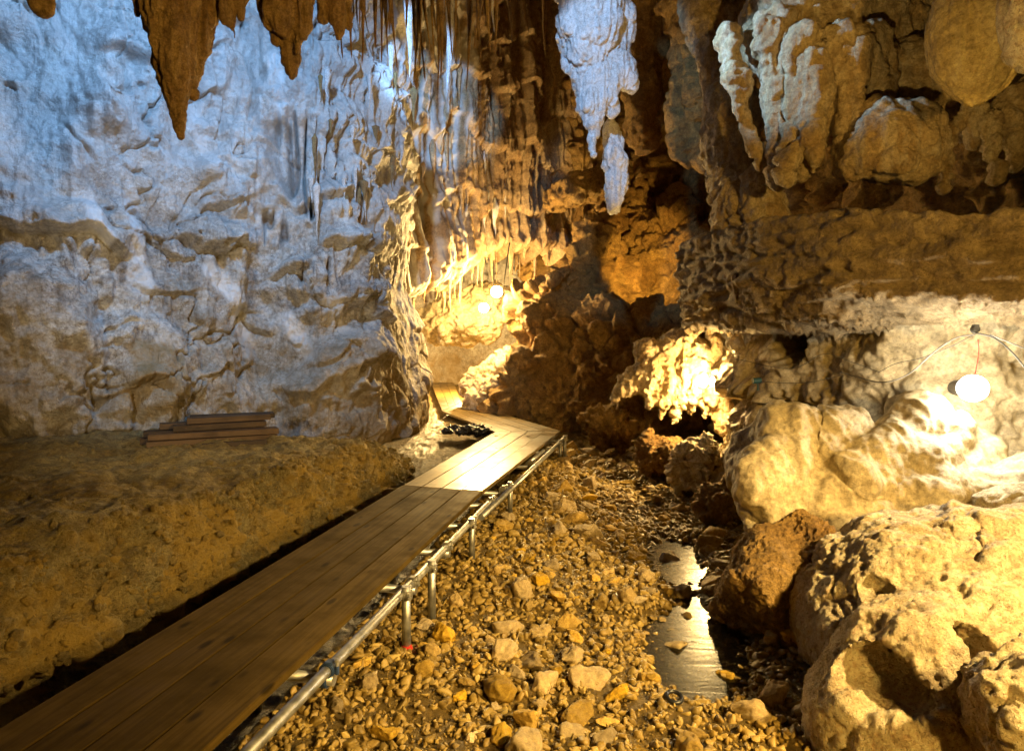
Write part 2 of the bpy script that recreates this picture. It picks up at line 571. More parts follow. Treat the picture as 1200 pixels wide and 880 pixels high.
M_DECK = wood_mat('wet_deck_boards', (0.085, 0.052, 0.01), (0.18, 0.115, 0.028), 0.36, coat=0.0, spec=0.4)
M_DRYDECK = wood_mat('matte_deck_boards', (0.042, 0.026, 0.005), (0.1, 0.064, 0.014), 0.72, coat=0.0, spec=0.06)
M_OLDWOOD = wood_mat('old_timber', (0.04, 0.023, 0.012), (0.12, 0.066, 0.028), 0.65, vary=0.5)
M_STEEL = plain_mat('galvanised_steel', (0.5, 0.5, 0.48), 0.42, 0.85, noise_amt=0.2, nscale=14)
M_CLAMP = plain_mat('dull_coupler_steel', (0.42, 0.41, 0.38), 0.45, 0.8, noise_amt=0.25, nscale=40)
M_BLUE = plain_mat('blue_tape', (0.03, 0.06, 0.16), 0.45, noise_amt=0.2)
M_RED = plain_mat('red_plastic', (0.6, 0.03, 0.02), 0.45)
M_BLACK = plain_mat('black_plastic', (0.015, 0.015, 0.017), 0.3, nscale=8, bump=0.3)
M_CABLE = plain_mat('grey_cable', (0.16, 0.15, 0.13), 0.5)
M_DARKCABLE = plain_mat('dark_cable', (0.05, 0.045, 0.035), 0.5)
M_TEAL = plain_mat('teal_plastic', (0.01, 0.06, 0.06), 0.5)
M_REDWIRE = plain_mat('red_wire', (0.4, 0.05, 0.03), 0.5)
M_WARM = emit_mat('warm_bulb_glass', (1.0, 0.8, 0.45), 60)
M_WHITE = emit_mat('white_bulb_glass', (1.0, 0.95, 0.85), 60)
M_HOUSING = plain_mat('lamp_housing', (0.06, 0.06, 0.06), 0.5)


# ------------------------------------------------------------------ curves in plan
def spline(pts, step):
    """Catmull-Rom through the points, resampled every step metres."""
    p = np.array(pts, float)
    p = np.vstack([2 * p[0] - p[1], p, 2 * p[-1] - p[-2]])
    out = []
    for i in range(1, len(p) - 2):
        t = np.linspace(0, 1, 60, endpoint=False)[:, None]
        a, b, c, d = p[i - 1], p[i], p[i + 1], p[i + 2]
        out.append(0.5 * (2 * b + (c - a) * t + (2 * a - 5 * b + 4 * c - d) * t ** 2 + (3 * b - a - 3 * c + d) * t ** 3))
    q = np.vstack(out + [p[-2][None]])
    s = np.concatenate([[0], np.cumsum(np.linalg.norm(np.diff(q, axis=0), axis=1))])
    n = int(s[-1] / step) + 1
    u = np.linspace(0, s[-1], n)
    return np.stack([np.interp(u, s, q[:, k]) for k in range(q.shape[1])], -1), u


def fat_normals(line):
    t = np.gradient(line[:, :2], axis=0)
    t /= np.linalg.norm(t, axis=1)[:, None]
    return np.stack([t[:, 1], -t[:, 0]], -1)      # to the right of travel


def crag(p, s, A):
    q = p * s
    w = np.stack([fbm(q * 0.9 + k * 9.1, 3) for k in range(3)], -1) * 0.35
    f1, f2, idn = worley(q + w)
    e = sstep(0.0, 0.16, f2 - f1)
    return A * (0.45 * (e - 0.5) + 1.1 * (JIT[idn, 1] - 0.5) * e + 0.45 * fbm(q * 1.5, 4) + 0.16 * ridged(q * 3.2, 3))


def along(line, u, P):
    """u of the point of a plan curve that the ray from the camera's foot through plan point P meets."""
    ang = np.arctan2(line[:, 0], line[:, 1])
    i = np.argmin(np.abs(ang - math.atan2(P[0], P[1])))
    return u[i], line[i]


# ------------------------------------------------------------------ left cave wall
WALL_FOOT = [(-12, 4.5), (-9, 7.6), (-7, 8.9), (-6, 9.5), (-5.0, 10.6), (-4.3, 11.3), (-3.2, 11.7), (-2.6, 12.5), (-2.15, 13.6), (-2.0, 14.7),
             (-2.5, 16.5), (-3.7, 19), (-4.4, 22), (-4.6, 25.2), (-3.6, 27), (-1.6, 27.6), (0.6, 27)]
wl, wu = spline(WALL_FOOT, 0.022)
wn = fat_normals(wl)
vis = int(np.argmin(np.abs(wl[:, 1] - 15.2) + (wl[:, 0] < -4) * 9))


def wall_uz(px, py):
    p = at(px, py, 10.0)
    u, q = along(wl[:vis], wu[:vis], p[:2])
    d = math.hypot(q[0], q[1]) / math.hypot(p[0], p[1])
    return u, CAM[2] + (p[2] - CAM[2]) * d


def wall_build():
    keep = np.concatenate([np.arange(0, vis), np.arange(vis, len(wl), 2)])
    line, nrm, U = wl[keep], wn[keep], wu[keep]
    zs = np.concatenate([np.arange(0.1, 7.6, 0.02), np.arange(7.6, 12.5, 0.06)])
    nu, nz = len(line), len(zs)
    lean = -0.10 * np.clip(zs - 0.8, 0, 5) + 0.25 * np.clip(zs - 7.5, 0, 9)
    P = np.empty((nu, nz, 3))
    P[..., :2] = line[:, None, :] + nrm[:, None, :] * lean[None, :, None]
    P[..., 2] = zs[None, :]
    p = P.reshape(-1, 3).astype(np.float32)
    u = np.repeat(U, nz)
    z = p[:, 2]
    uz = np.stack([u, z, 0 * u], -1).astype(np.float32)
    low = fbm(p * 0.45 + 3.1, 4)
    d = 0.38 * low
    # terraces: a lip, an overhang under it, drips below the overhang
    for per, off, amp, sd in ((1.25, 0.15, 0.36, 0.0), (0.8, 0.3, 0.18, 40.0)):
        zz = z + 0.75 * fbm(uz * (0.7, 0.3, 1) + sd, 3) + 0.10 * fbm(uz * (2.3, 1, 1) + sd, 3) + off
        fr = zz / per - np.floor(zz / per)
        prof = np.where(fr < 0.16, sstep(0, 0.16, fr), (1 - (fr - 0.16) / 0.84).clip(0, 1) ** 1.3)
        mask = sstep(0.0, 0.45, fbm(uz * (0.65, 0.7, 1) + 7 + sd, 3))
        d += amp * mask * prof
        drip = (1 - 1.6 * np.abs(noise(uz * (6.0, 0.4, 1) + sd))) * sstep(0.3, 0.9, fr)
        d += 0.14 * mask * drip
    # the fluted upper part near the passage
    um, _ = wall_uz(400, 200)
    fl = sstep(um - 1.2, um + 1.0, u) * sstep(3.0, 4.2, z)
    d += fl * (0.20 * (0.6 - np.abs(noise(uz * (3.2, 0.22, 1) + 3))) + 0.10 * (0.5 - np.abs(noise(uz * (8.5, 0.5, 1) + 9))))
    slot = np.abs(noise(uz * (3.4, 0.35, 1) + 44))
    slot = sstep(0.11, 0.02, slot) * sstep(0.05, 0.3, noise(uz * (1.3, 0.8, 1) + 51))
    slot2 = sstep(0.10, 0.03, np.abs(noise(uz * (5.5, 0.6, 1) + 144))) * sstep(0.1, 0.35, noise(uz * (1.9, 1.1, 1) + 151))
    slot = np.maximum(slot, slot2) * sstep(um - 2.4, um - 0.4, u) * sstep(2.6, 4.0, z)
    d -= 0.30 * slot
    # buttress folds low down
    lowm = sstep(3.2, 1.8, z)
    d += lowm * (0.22 * (0.5 - np.abs(noise(np.stack([u * 0.9 + 0.45 * z, z * 0.3, 0 * u], -1) + 2))))
    # big bulges: (photo px, px, half width px, half height px, depth)
    for (bx, by, wx, wy, dep, hard) in ((42, 410, 74, 105, 0.6, 0.35), (170, 430, 60, 60, 0.28, 0.3), (280, 212, 46, 36, 0.35, 0.4), (420, 118, 68, 30, 0.4, 0.5),
                                        (390, 330, 60, 30, 0.25, 0.5), (260, 350, 36, 90, 0.22, 0.6), (460, 420, 50, 80, 0.2, 0.6), (90, 150, 120, 70, 0.3, 0.6), (430, 270, 40, 40, 0.25, 0.5)):
        u0, z0 = wall_uz(bx, by); u1, z1 = wall_uz(bx + wx, by - wy)
        r = np.hypot((u - u0 + 0.12 * fbm(uz * 2, 3)) / abs(u1 - u0), (z - z0 + 0.12 * fbm(uz * 2 + 8, 3)) / abs(z1 - z0))
        d += dep * sstep(1.0 + hard * 0.5, 1.0 - hard, r)
    # knobbly calcite skin, cracks, grain
    f1, f2, _ = worley(p * 6.0)
    kn = sstep(-0.1, 0.3, fbm(p * 0.6 + 21, 3)) * sstep(2.2, 3.2, z)
    f1b, _, _ = worley(p * 13.0)
    d += kn * (0.05 * (0.7 - f1) + 0.028 * (0.7 - f1b))
    d += 0.15 * fbm(p * (1.5, 1.5, 1.1) + 5, 4) + 0.04 * ridged(p * (2.6, 2.6, 1.2) + 9, 3) + 0.03 * fbm(p * (7, 7, 4), 4) + 0.022 * fbm(p * (15, 15, 9), 2)
    d += 0.09 * (0.5 - np.abs(noise(uz * (2.2, 0.3, 1) + 90))) + 0.04 * (0.5 - np.abs(noise(uz * (6.5, 0.6, 1) + 95)))
    wq = uz * (0.75, 0.55, 1) + np.stack([fbm(uz * 1.6, 3), fbm(uz * 1.6 + 5, 3), 0 * u], -1) * 0.28
    c1, c2, _ = worley(wq)
    d -= 0.14 * sstep(0.04, 0.0, c2 - c1) * sstep(-0.1, 0.25, fbm(uz * 0.5 + 60, 2))
    d -= 0.05 * sstep(0.1, 0.0, np.abs(noise(uz * (2.6, 1.2, 1) + 70))) * sstep(0, 0.3, noise(uz * 0.8 + 77))
    yb = np.repeat(line[:, 1], nz); inner = sstep(12.6, 13.8, yb) * sstep(-6, -4, np.repeat(line[:, 0], nz))
    d *= 1 - 0.6 * inner * (0.35 + 0.65 * sstep(5.5, 4.0, z))
    N = grid_normals(P).reshape(-1, 3)
    sgn = np.sign((N[:, :2] * np.repeat(nrm, nz, 0)).sum(1)).mean()
    v = p + N * sgn * d[:, None]
    me = mesh_np('cave_wall', v, grid_quads(nu, nz)[:, ::-1] if sgn < 0 else grid_quads(nu, nz))
    # colour masks: calcite runs, ochre towards the foot, painted shade in the slots
    cal = np.zeros(len(u), np.float32)
    for run in ([(250, 318), (272, 345), (285, 380), (292, 412)], [(335, 372), (350, 395), (360, 412)], [(388, 358), (400, 385)],
                [(165, 228), (160, 260), (168, 300), (172, 340)], [(240, 120), (250, 190)], [(100, 230), (120, 280)], [(320, 60), (330, 130)]):
        pts = [wall_uz(*r) for r in run]
        for (ua, za), (ub, zb) in zip(pts[:-1], pts[1:]):
            ab = np.array([ub - ua, zb - za]); t = np.clip(((u - ua) * ab[0] + (z - za) * ab[1]) / (ab @ ab), 0, 1)
            dist = np.hypot(u - ua - t * ab[0], z - za - t * ab[1]) + 0.06 * fbm(uz * (6, 2, 1), 3)
            cal = np.maximum(cal, sstep(0.2, 0.06, dist))
    cal = np.maximum(cal, 0.5 * sstep(3.3, 5.0, z + 0.8 * low))
    och = 0.85 * sstep(2.1, 1.0, z + 0.9 * fbm(uz * (0.9, 0.9, 1) + 12, 4)) * sstep(um - 3.2, um + 1.0, u)
    och = np.maximum(och, 0.5 * sstep(3.2, 1.6, z + 1.3 * fbm(uz * (0.7, 0.7, 1) + 33, 4)))
    u0, z0 = wall_uz(172, 445)
    och = np.maximum(och, 0.9 * sstep(0.62, 0.3, np.hypot((u - u0), (z - z0) * 0.8) + 0.25 * fbm(uz * 3, 3)))  # round soft shadow painted into the wall colour
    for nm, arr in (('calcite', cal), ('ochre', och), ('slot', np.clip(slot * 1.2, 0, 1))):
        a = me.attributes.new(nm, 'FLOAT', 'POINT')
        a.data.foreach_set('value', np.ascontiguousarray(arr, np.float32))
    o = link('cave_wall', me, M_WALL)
    tag(o, 'tall pale limestone cave wall with terraced calcite ledges behind the earth ledge', 'cave wall', kind='structure')
    return o


wall_build()

# ------------------------------------------------------------------ rock ledge left of the boardwalk
def ledge_build():
    bot, u = spline([(-2.5, -1.5), (-2.7, 1.0), (-2.8, 2.5), (-2.95, 3.9), (-2.8, 5.1), (-2.55, 6.2), (-2.15, 7.6), (-1.65, 9.5), (-1.4, 11.5), (-1.55, 13.6), (-2.0, 15.0)], 0.03)
    t = np.linspace(0, 1, len(bot))
    res = lambda pts: spline(pts, 0.01)[0][np.linspace(0, len(spline(pts, 0.01)[0]) - 1, len(bot)).astype(int)]
    def by_y(pts):
        s, _ = spline(pts, 0.01)
        return np.stack([np.interp(bot[:, 1], s[:, 1], s[:, 0]), bot[:, 1]], -1)
    top = by_y([(-3.4, -1.5), (-3.6, 1.0), (-3.75, 2.5), (-3.8, 4.0), (-3.55, 5.2), (-3.3, 6.2), (-3.1, 7.2), (-2.9, 8.5), (-2.75, 10.3), (-2.3, 12), (-2.1, 13.6), (-2.3, 15.0)])
    top = 0.58 * top + 0.42 * bot
    wl_s = wl[:vis]
    back = np.stack([np.interp(bot[:, 1], wl_s[:, 1], wl_s[:, 0]) - 0.5, bot[:, 1]], -1)
    m = bot[:, 1] < 9
    back[:, 0] = np.where(m, np.interp(bot[:, 1], [-2, 4.5, 9], [-12.5, -12.3, -9.0]), back[:, 0])
    back[:, 1] += 0.6
    back[:, 0] = np.minimum(back[:, 0], top[:, 0] - 0.4)
    face = np.linspace(0, 1, 50)
    flat = np.linspace(0, 1, 190)[1:] ** 1.25
    rows = []
    for f in face:          # up the face
        ff = np.clip((f - 0.5) / 0.5, 0, 1); xy = bot + (top - bot) * (ff ** 1.1) - np.array([[0.35 * float(sstep(0.52, 0.38, f)), 0]])
        rows.append(np.concatenate([xy, np.full((len(bot), 1), -0.6 + 1.32 * f)], 1))
    for f in flat:          # over the top, back to the wall
        xy = top + (back - top) * f
        dist = np.linalg.norm(xy - top, axis=1)[:, None]
        zt = 0.72 + 0.04 * (1 - np.exp(-dist / 0.5)) + 0.022 * dist
        rows.append(np.concatenate([xy, zt], 1))
    P = np.stack(rows, 1)
    sink = sstep(9.3, 12.2, bot[:, 1])[:, None]
    P[..., 2] = P[..., 2] * (1 - 0.75 * sink) - 0.05 * sink
    k = 9
    for _ in range(3):      # round the shoulder
        Q = P.copy(); Q[:, 1:-1] = (P[:, :-2] + 2 * P[:, 1:-1] + P[:, 2:]) / 4
        P = Q
    for _ in range(3):
        Q = P.copy(); Q[:, 40:62] = (P[:, 39:61] + 2 * P[:, 40:62] + P[:, 41:63]) / 4
        P = Q
    N = grid_normals(P)
    if N[:, 120, 2].mean() < 0:
        N = -N; flip = True
    else:
        flip = False
    p = P.reshape(-1, 3).astype(np.float32); n = N.reshape(-1, 3)
    steep = 1 - np.abs(n[:, 2])
    p = P.reshape(-1, 3).astype(np.float32)
    d = 0.11 * fbm(p * 1.1, 4) + steep * (0.22 * fbm(p * 1.8 + 4, 4) + crag(p, 2.6, 0.2) + 0.03 * ridged(p * 7, 3)) + 0.025 * fbm(p * 8, 4) + 0.03 * fbm(p * 3.3 + 2, 3)
    s = p[:, 1] + 0.7 * p[:, 0]
    d += (1 - steep) * 0.06 * (sstep(2.35, 2.6, s + 0.2 * fbm(p, 3)) - 0.5)
    d -= (1 - steep) * 0.03 * sstep(0.1, 0.0, np.abs(noise(p * (0.8, 1.4, 1)))) 
    row = np.tile(np.arange(P.shape[1]), P.shape[0])
    face_ = sstep(54, 46, row)
    g1, _, i1 = worley(p * 7); g2, _, i2 = worley(p * 17)
    d += face_ * (0.07 * sstep(0.55, 0.15, g1) * (JIT[i1, 0] > 0.45) + 0.03 * sstep(0.5, 0.2, g2) * (JIT[i2, 0] > 0.4) + 0.04 * ridged(p * 4, 3))
    d += (1 - face_) * 0.02 * sstep(0.35, 0.2, g2) * (JIT[i2, 0] > 0.88)
    v = p + n * d[:, None]
    q = grid_quads(*P.shape[:2])
    me = mesh_np('rock_ledge', v, q[:, ::-1] if flip else q)
    for nm, arr in (('calcite', face_ * 0.8 * sstep(-0.1, 0.3, fbm(p * 1.6 + 31, 5) + 0.35 * fbm(p * 9, 3))), ('ochre', (1 - face_) * 0.4 * sstep(0, 0.4, fbm(p * 0.8 + 3, 3)))):
        a_ = me.attributes.new(nm, 'FLOAT', 'POINT')
        a_.data.foreach_set('value', np.ascontiguousarray(arr, np.float32))
    o = link('rock_ledge', me, M_LEDGE)
    # crumbs of clay and rock lying on the ledge
    fr = np.random.default_rng(5)
    pick = np.concatenate([fr.choice(np.nonzero((row < 54) & (row > 24) & (p[:, 1] > 2) & (p[:, 1] < 12))[0], 4200), fr.choice(np.nonzero((row >= 54) & (p[:, 1] > 2) & (p[:, 0] > -8))[0], 1500)])
    bm_ = bmesh.new(); bmesh.ops.create_icosphere(bm_, subdivisions=1, radius=1)
    base = np.array([q_.co for q_ in bm_.verts], np.float32); tri = np.array([[q_.index for q_ in f_.verts] for f_ in bm_.faces], np.int32); bm_.free()
    s_ = (0.008 + 0.045 * fr.random(len(pick)) ** 4)[:, None, None]
    rnd_ = fr.uniform(0.55, 1.25, (len(pick), len(base), 1)) * fr.uniform(0.6, 1.2, (len(pick), 1, 3))
    V = (base[None] * rnd_ * s_ + v[pick][:, None]).reshape(-1, 3)
    T = (tri[None] + (np.arange(len(pick)) * len(base))[:, None, None]).reshape(-1, 3)
    rm_ = mesh_np('rubble', V, T, smooth=False)
    for nm, arr in (('calcite', fr.random(len(pick)) * face_[pick]), ('ochre', 0.6 * fr.random(len(pick)))):
        a_ = rm_.attributes.new(nm, 'FLOAT', 'POINT'); a_.data.foreach_set('value', np.repeat(arr, len(base)).astype(np.float32))
    tag(link('rubble', rm_, M_LEDGE), 'crumbs of clay and rock scattered over the ledge', 'rubble', kind='stuff')
    tag(o, 'long waist-high clay-coloured rock ledge with crumbling front running beside the boardwalk', 'rock ledge')


ledge_build()

# ------------------------------------------------------------------ ground
STREAM, _ = spline([(1.1, 1.5), (1.15, 3.3), (1.27, 4.4), (1.45, 5.2), (1.6, 5.9), (1.68, 6.7), (1.78, 7.6), (1.9, 9.5), (1.7, 11.2), (1.4, 13)], 0.1)
HALF = np.interp(STREAM[:, 1], [1.5, 3.9, 4.3, 4.9, 5.45, 5.8, 6.4, 7.0, 7.4, 8.2, 9.0, 10, 13], [-0.2, -0.1, 0.36, 0.46, 0.24, 0.14, 0.36, 0.38, 0.1, 0.05, 0.22, 0.0, -0.1])


def gz(x, y):
    """Height of the cave floor."""
    x, y = np.asarray(x, float), np.asarray(y, float)
    sh = x.shape
    xf, yf = x.ravel(), y.ravel()
    dm = np.full(len(xf), 9.0)
    for (sx, sy), h in zip(STREAM, HALF):
        dm = np.minimum(dm, np.hypot(xf - sx, yf - sy) - h)
    p = np.stack([xf, yf, 0 * xf], -1).astype(np.float32)
    z = -0.10 + 0.12 * sstep(-0.25, 0.12, dm) + (0.03 + 0.12 * sstep(5.0, 9.0, yf)) * sstep(0.1, 1.7, dm)
    z += 0.10 * sstep(11.5, 15, yf) + 0.35 * sstep(1.2, 2.5, xf - np.interp(yf, STREAM[:, 1], STREAM[:, 0])) * sstep(7, 6, yf)
    z += 0.12 * sstep(8.5, 10.5, yf) * sstep(1.0, 0.2, xf)
    z -= 0.45 * sstep(-0.35, -0.7, xf - np.interp(yf, [0.8, 2.68, 7.27, 12.2, 13], [-1.62, -1.24, -0.33, 0.9, 9])) * sstep(11.5, 9.5, yf)
    z += 0.06 * fbm(p * 0.9, 3) * sstep(-0.1, 0.5, dm) + 0.02 * fbm(p * 4, 3)
    return z.reshape(sh)


def ground_build():
    xs = np.concatenate([np.arange(-14, -3, 0.5), np.arange(-3, 4.5, 0.025), np.arange(4.5, 16, 0.5)])
    ys = np.concatenate([np.arange(-8, 1.8, 0.4), np.arange(1.8, 8, 0.025), np.arange(8, 16, 0.05), np.arange(16, 34, 0.3)])
    X, Y = np.meshgrid(xs, ys, indexing='ij')
    Z = gz(X, Y)
    p = np.stack([X, Y, Z], -1).reshape(-1, 3).astype(np.float32)
    f1, f2, _ = worley(p * (14, 14, 0))
    p[:, 2] += 0.018 * (0.55 - f1) + 0.012 * fbm(p * 12, 3)
    o = link('ground', mesh_np('ground', p, grid_quads(len(xs), len(ys))), M_GROUND)
    tag(o, kind='structure')


ground_build()


def water_build():
    m, nt, b = new_mat('still_water')
    b.inputs['Base Color'].default_value = (0.9, 0.85, 0.7, 1)
    b.inputs['Roughness'].default_value = 0.27
    b.inputs['IOR'].default_value = 1.33
    b.inputs['Transmission Weight'].default_value = 1.0
    tc = nt.nodes.new('ShaderNodeTexCoord')
    mp = nd(nt, 'ShaderNodeMapping'); mp.inputs['Scale'].default_value = (3, 9, 1); nt.links.new(tc.outputs['Object'], mp.inputs[0])
    n = nd(nt, 'ShaderNodeTexNoise', Scale=1.0, Detail=4, Roughness=0.5, Distortion=0.8); nt.links.new(mp.outputs[0], n.inputs['Vector'])
    bp = nd(nt, 'ShaderNodeBump', Strength=0.18, Distance=0.02); nt.links.new(n.outputs[0], bp.inputs['Height'])
    nt.links.new(bp.outputs[0], b.inputs['Normal'])
    xs = np.arange(0.2, 3.0, 0.1); ys = np.arange(2.5, 13, 0.1)
    X, Y = np.meshgrid(xs, ys, indexing='ij')
    p = np.stack([X, Y, 0 * X - 0.035], -1).reshape(-1, 3)
    tag(link('water', mesh_np('water', p, grid_quads(len(xs), len(ys))), m), kind='structure')


water_build()

# ------------------------------------------------------------------ ceiling
def ceiling_build():
    xs = np.arange(-14, 14, 0.09); ys = np.arange(-6, 31, 0.09)
    X, Y = np.meshgrid(xs, ys, indexing='ij')
    Z = 6.7 + 0.42 * np.clip(Y - 3, -6, 15) + 0.05 * np.abs(X)
    p = np.stack([X, Y, Z], -1).reshape(-1, 3).astype(np.float32)
    p[:, 2] += 0.7 * fbm(p * 0.35, 4) + crag(p, 0.9, 0.35)
    f1, _, _ = worley(p * (3.2, 3.2, 0.3))
    p[:, 2] -= 0.5 * sstep(0.35, 0.0, f1)
    tag(link('cave_ceiling', mesh_np('cave_ceiling', p, grid_quads(len(xs), len(ys))[:, ::-1]), M_CEIL), kind='structure')


ceiling_build()

# ------------------------------------------------------------------ fluted curtain over the passage
CUR, cu = spline([(-3.3, 15.3), (-2.5, 15.9), (-0.4, 17.7), (1.2, 19.0), (2.4, 19.6), (3.6, 20.6)], 0.025)
CN = fat_normals(CUR)


def curtain_bottom(u):
    q = np.stack([u, 0 * u, 0 * u], -1).astype(np.float32)
    return np.interp(u, [0, 0.9, 2.2, 3.6, 5.0, 6.0, 9], [2.9, 3.0, 3.5, 4.35, 4.6, 4.6, 5.2]) + 0.3 * noise(q * 1.9) + 0.28 * noise(q * 4.7 + 9)


def curtain_build():
    nv = 380
    vb = curtain_bottom(cu)
    t = np.linspace(0, 1, nv)
    Z = vb[:, None] + (13.2 - vb)[:, None] * t[None, :]
    back = 0.9 * np.clip(1 - t / 0.05, 0, 1) ** 2          # the hem curls back
    P = np.empty((len(cu), nv, 3))
    P[..., :2] = CUR[:, None] - CN[:, None] * back[None, :, None]
    P[..., 2] = Z
    p = P.reshape(-1, 3).astype(np.float32)
    u = np.repeat(cu, nv); z = p[:, 2]
    uz = np.stack([u, z, 0 * u], -1).astype(np.float32)
    uz[:, 0] += 0.12 * noise(uz * (1.3, 0.5, 1))
    d = 0.55 * (0.45 - np.abs(noise(uz * (1.5, 0.07, 1)))) + 0.42 * (0.45 - np.abs(noise(uz * (3.6, 0.12, 1) + 4))) + 0.18 * (0.45 - np.abs(noise(uz * (9.5, 0.3, 1) + 8)))
    d += 0.4 * fbm(uz * (0.5, 0.25, 1) + 30, 3) + 0.06 * fbm(p * (2, 2, 2), 4) + 0.05 * ridged(p * (4, 4, 2.2), 3)
    zz = z / 1.4 + 0.6 * fbm(uz * (0.8, 0.2, 1) + 5, 3)
    fr = zz - np.floor(zz)
    d += 0.22 * np.where(fr < 0.08, fr / 0.08, 1 - fr)
    n2 = np.repeat(CN, nv, 0)
    v = p.copy(); v[:, :2] += n2 * d[:, None]
    me = mesh_np('flowstone_curtain', v, grid_quads(len(cu), nv))
    pale = sstep(2.75, 2.35, u + 0.35 * fbm(uz * (2.5, 0.5, 1), 3))  # side under the blue light painted paler
    for nm, arr in (('calcite', pale * sstep(0.08, 0.2, np.abs(noise(uz * (4.5, 0.5, 1) + 200)))), ('ochre', 0 * pale)):  # the calcite mask carries the painted paler side here
        a_ = me.attributes.new(nm, 'FLOAT', 'POINT'); a_.data.foreach_set('value', np.ascontiguousarray(arr, np.float32))
    o = link('flowstone_curtain', me, M_FLUTE)
    tag(o, 'tall fluted brown flowstone curtain, whitish at one side, hanging over the lit passage', 'flowstone')


curtain_build()

# ------------------------------------------------------------------ rock bodies
def rock(name, me, mat, label, cat, group=None):
    return tag(link(name, me, mat), label, cat, group)


# lump over the passage, behind the lamps
c = at(535, 378, 18.6)
rock('hanging_rock', body(lambda p: smin(ell(p, c, (1.25, 0.9, 0.62)), ell(p, c + (0.7, 0.3, 0.55), (0.9, 0.8, 0.6)), 0.4) + 0.2 * fbm(p * 1.5, 3),
     c - (2, 1.6, 1.5), c + (2.2, 2.0, 1.8), 0.06, lambda p, n: crag(p, 2.2, 0.12) + 0.03 * fbm(p * 8, 3)), M_FLOW,
     'pale undercut rock bulge hanging across the far passage right beside the pair of lamps', 'rock')

# far right side of the passage and the alley between the masses
def back_wall():
    line, u = spline([(0.2, 28.5), (0.4, 24), (0.5, 20.5), (1.0, 18.6), (1.9, 18.0), (3.0, 18.3), (4.3, 17.2), (5.2, 14.5), (5.6, 11), (6.2, 8.6), (9, 7.0), (13, 6)], 0.05)
    nrm = fat_normals(line)
    zs = np.arange(-0.2, 14, 0.05)
    P = np.empty((len(line), len(zs), 3))
    P[..., :2] = line[:, None] - nrm[:, None] * (0.12 * np.clip(zs, 0, 7))[None, :, None]
    P[..., 2] = zs
    p = P.reshape(-1, 3).astype(np.float32)
    d = 0.5 * fbm(p * 0.5, 3) + crag(p, 0.7, 0.6) + crag(p + 5, 2.0, 0.12) + 0.05 * fbm(p * 5, 4)
    v = p.copy(); v[:, :2] += np.repeat(nrm, len(zs), 0) * d[:, None]
    o = link('cave_wall', mesh_np('cave_wall', v, grid_quads(len(line), len(zs))), M_CRAG)
    tag(o, 'rough brown cave wall closing the dark alley between the masses', 'cave wall', kind='structure')


back_wall()

# dark bulky mass right of the passage
def mass_fn(p):
    w = p + 0.35 * np.stack([fbm(p * 0.7 + k * 5, 3) for k in range(3)], -1)
    d = ell(w, at(652, 420, 15.9), (1.0, 1.0, 2.1))
    d = smin(d, ell(w, at(700, 350, 16.6), (0.85, 1.0, 2.0)), 0.3)
    d = smin(d, ell(w, at(615, 470, 15.6), (0.8, 0.7, 1.0)), 0.3)
    d = smin(d, ell(w, at(700, 480, 14.8), (1.1, 0.9, 1.0)), 0.35)
    d = smin(d, ell(w, at(760, 440, 14.5), (1.6, 1.0, 1.5)), 0.35)
    return d


rock('rock_mass', body(mass_fn, (-1.2, 12.6, -0.6), (5.2, 18.6, 7.2), 0.08, lambda p, n: crag(p, 0.9, 0.42) + crag(p + 3, 2.3, 0.16) + 0.04 * fbm(p * 5, 3)), M_CRAG,
     'dark brown craggy rock mass rising in the middle right of the lit passage', 'rock mass')


def crag_fn(p):
    w = p + 0.3 * np.stack([fbm(p * 0.8 + k * 5 + 40, 3) for k in range(3)], -1)
    d = ell(w, at(770, 310, 17.6), (1.5, 0.9, 1.7))
    d = smin(d, ell(w, at(735, 270, 17.9), (0.8, 0.8, 1.2)), 0.3)
    d = smin(d, ell(w, at(815, 310, 16.8), (0.7, 0.8, 1.1)), 0.3)
    d = smin(d, ell(w, at(745, 350, 17.2), (1.3, 0.8, 1.2)), 0.3)
    return d


rock('crag', body(crag_fn, (1.0, 15.0, 0.5), (6.5, 19.8, 8.0), 0.08, lambda p, n: crag(p, 1.0, 0.42) + crag(p + 3, 2.6, 0.14) + 0.03 * fbm(p * 7, 3)), M_CRAG,
     'amber-brown crag with stepped blocks standing below the black hollow in the middle', 'crag')
c = at(680, 222, 16.5)
rock('jutting_slab', body(lambda p: box(p - 0.25 * (p[:, :1] - c[0]) * np.array([0, 0, 1], np.float32), c, (0.75, 0.7, 0.28), 0.3, 0.15) + 0.12 * fbm(p * 1.6, 3),
     c - (1.3, 1.3, 0.9), c + (1.3, 1.3, 0.9), 0.06, lambda p, n: crag(p, 2.5, 0.12)), M_CRAG, 'reddish brown slab jutting out just left of the lower white stalactite', 'rock slab')

# slabs beside the far boardwalk
for (px, py, d, r, lab) in ((590, 437, 17.2, (1.15, 0.8, 0.5), 'long slanting boulder lying against the dark mass above the smaller boulder beside the far boardwalk'),
                            (577, 460, 16.2, (0.72, 0.6, 0.42), 'grey-brown boulder resting right at the edge of the far boardwalk bend')):
    c = at(px, py, d)
    rock('boulder', body(lambda p: ell(p - 0.3 * (p[:, :1] - c[0]) * np.array([0, 0, 1], np.float32), c, r) + 0.16 * fbm(p * 1.7, 3), c - (1.6, 1.4, 1.1), c + (1.6, 1.4, 1.1), 0.05,
         lambda p, n: crag(p, 2.4, 0.16) + 0.02 * fbm(p * 9, 3)), M_BLOCK, lab, 'boulder')

# formation lit by the middle lamp
LAMP2 = at(836, 447, 9.85)


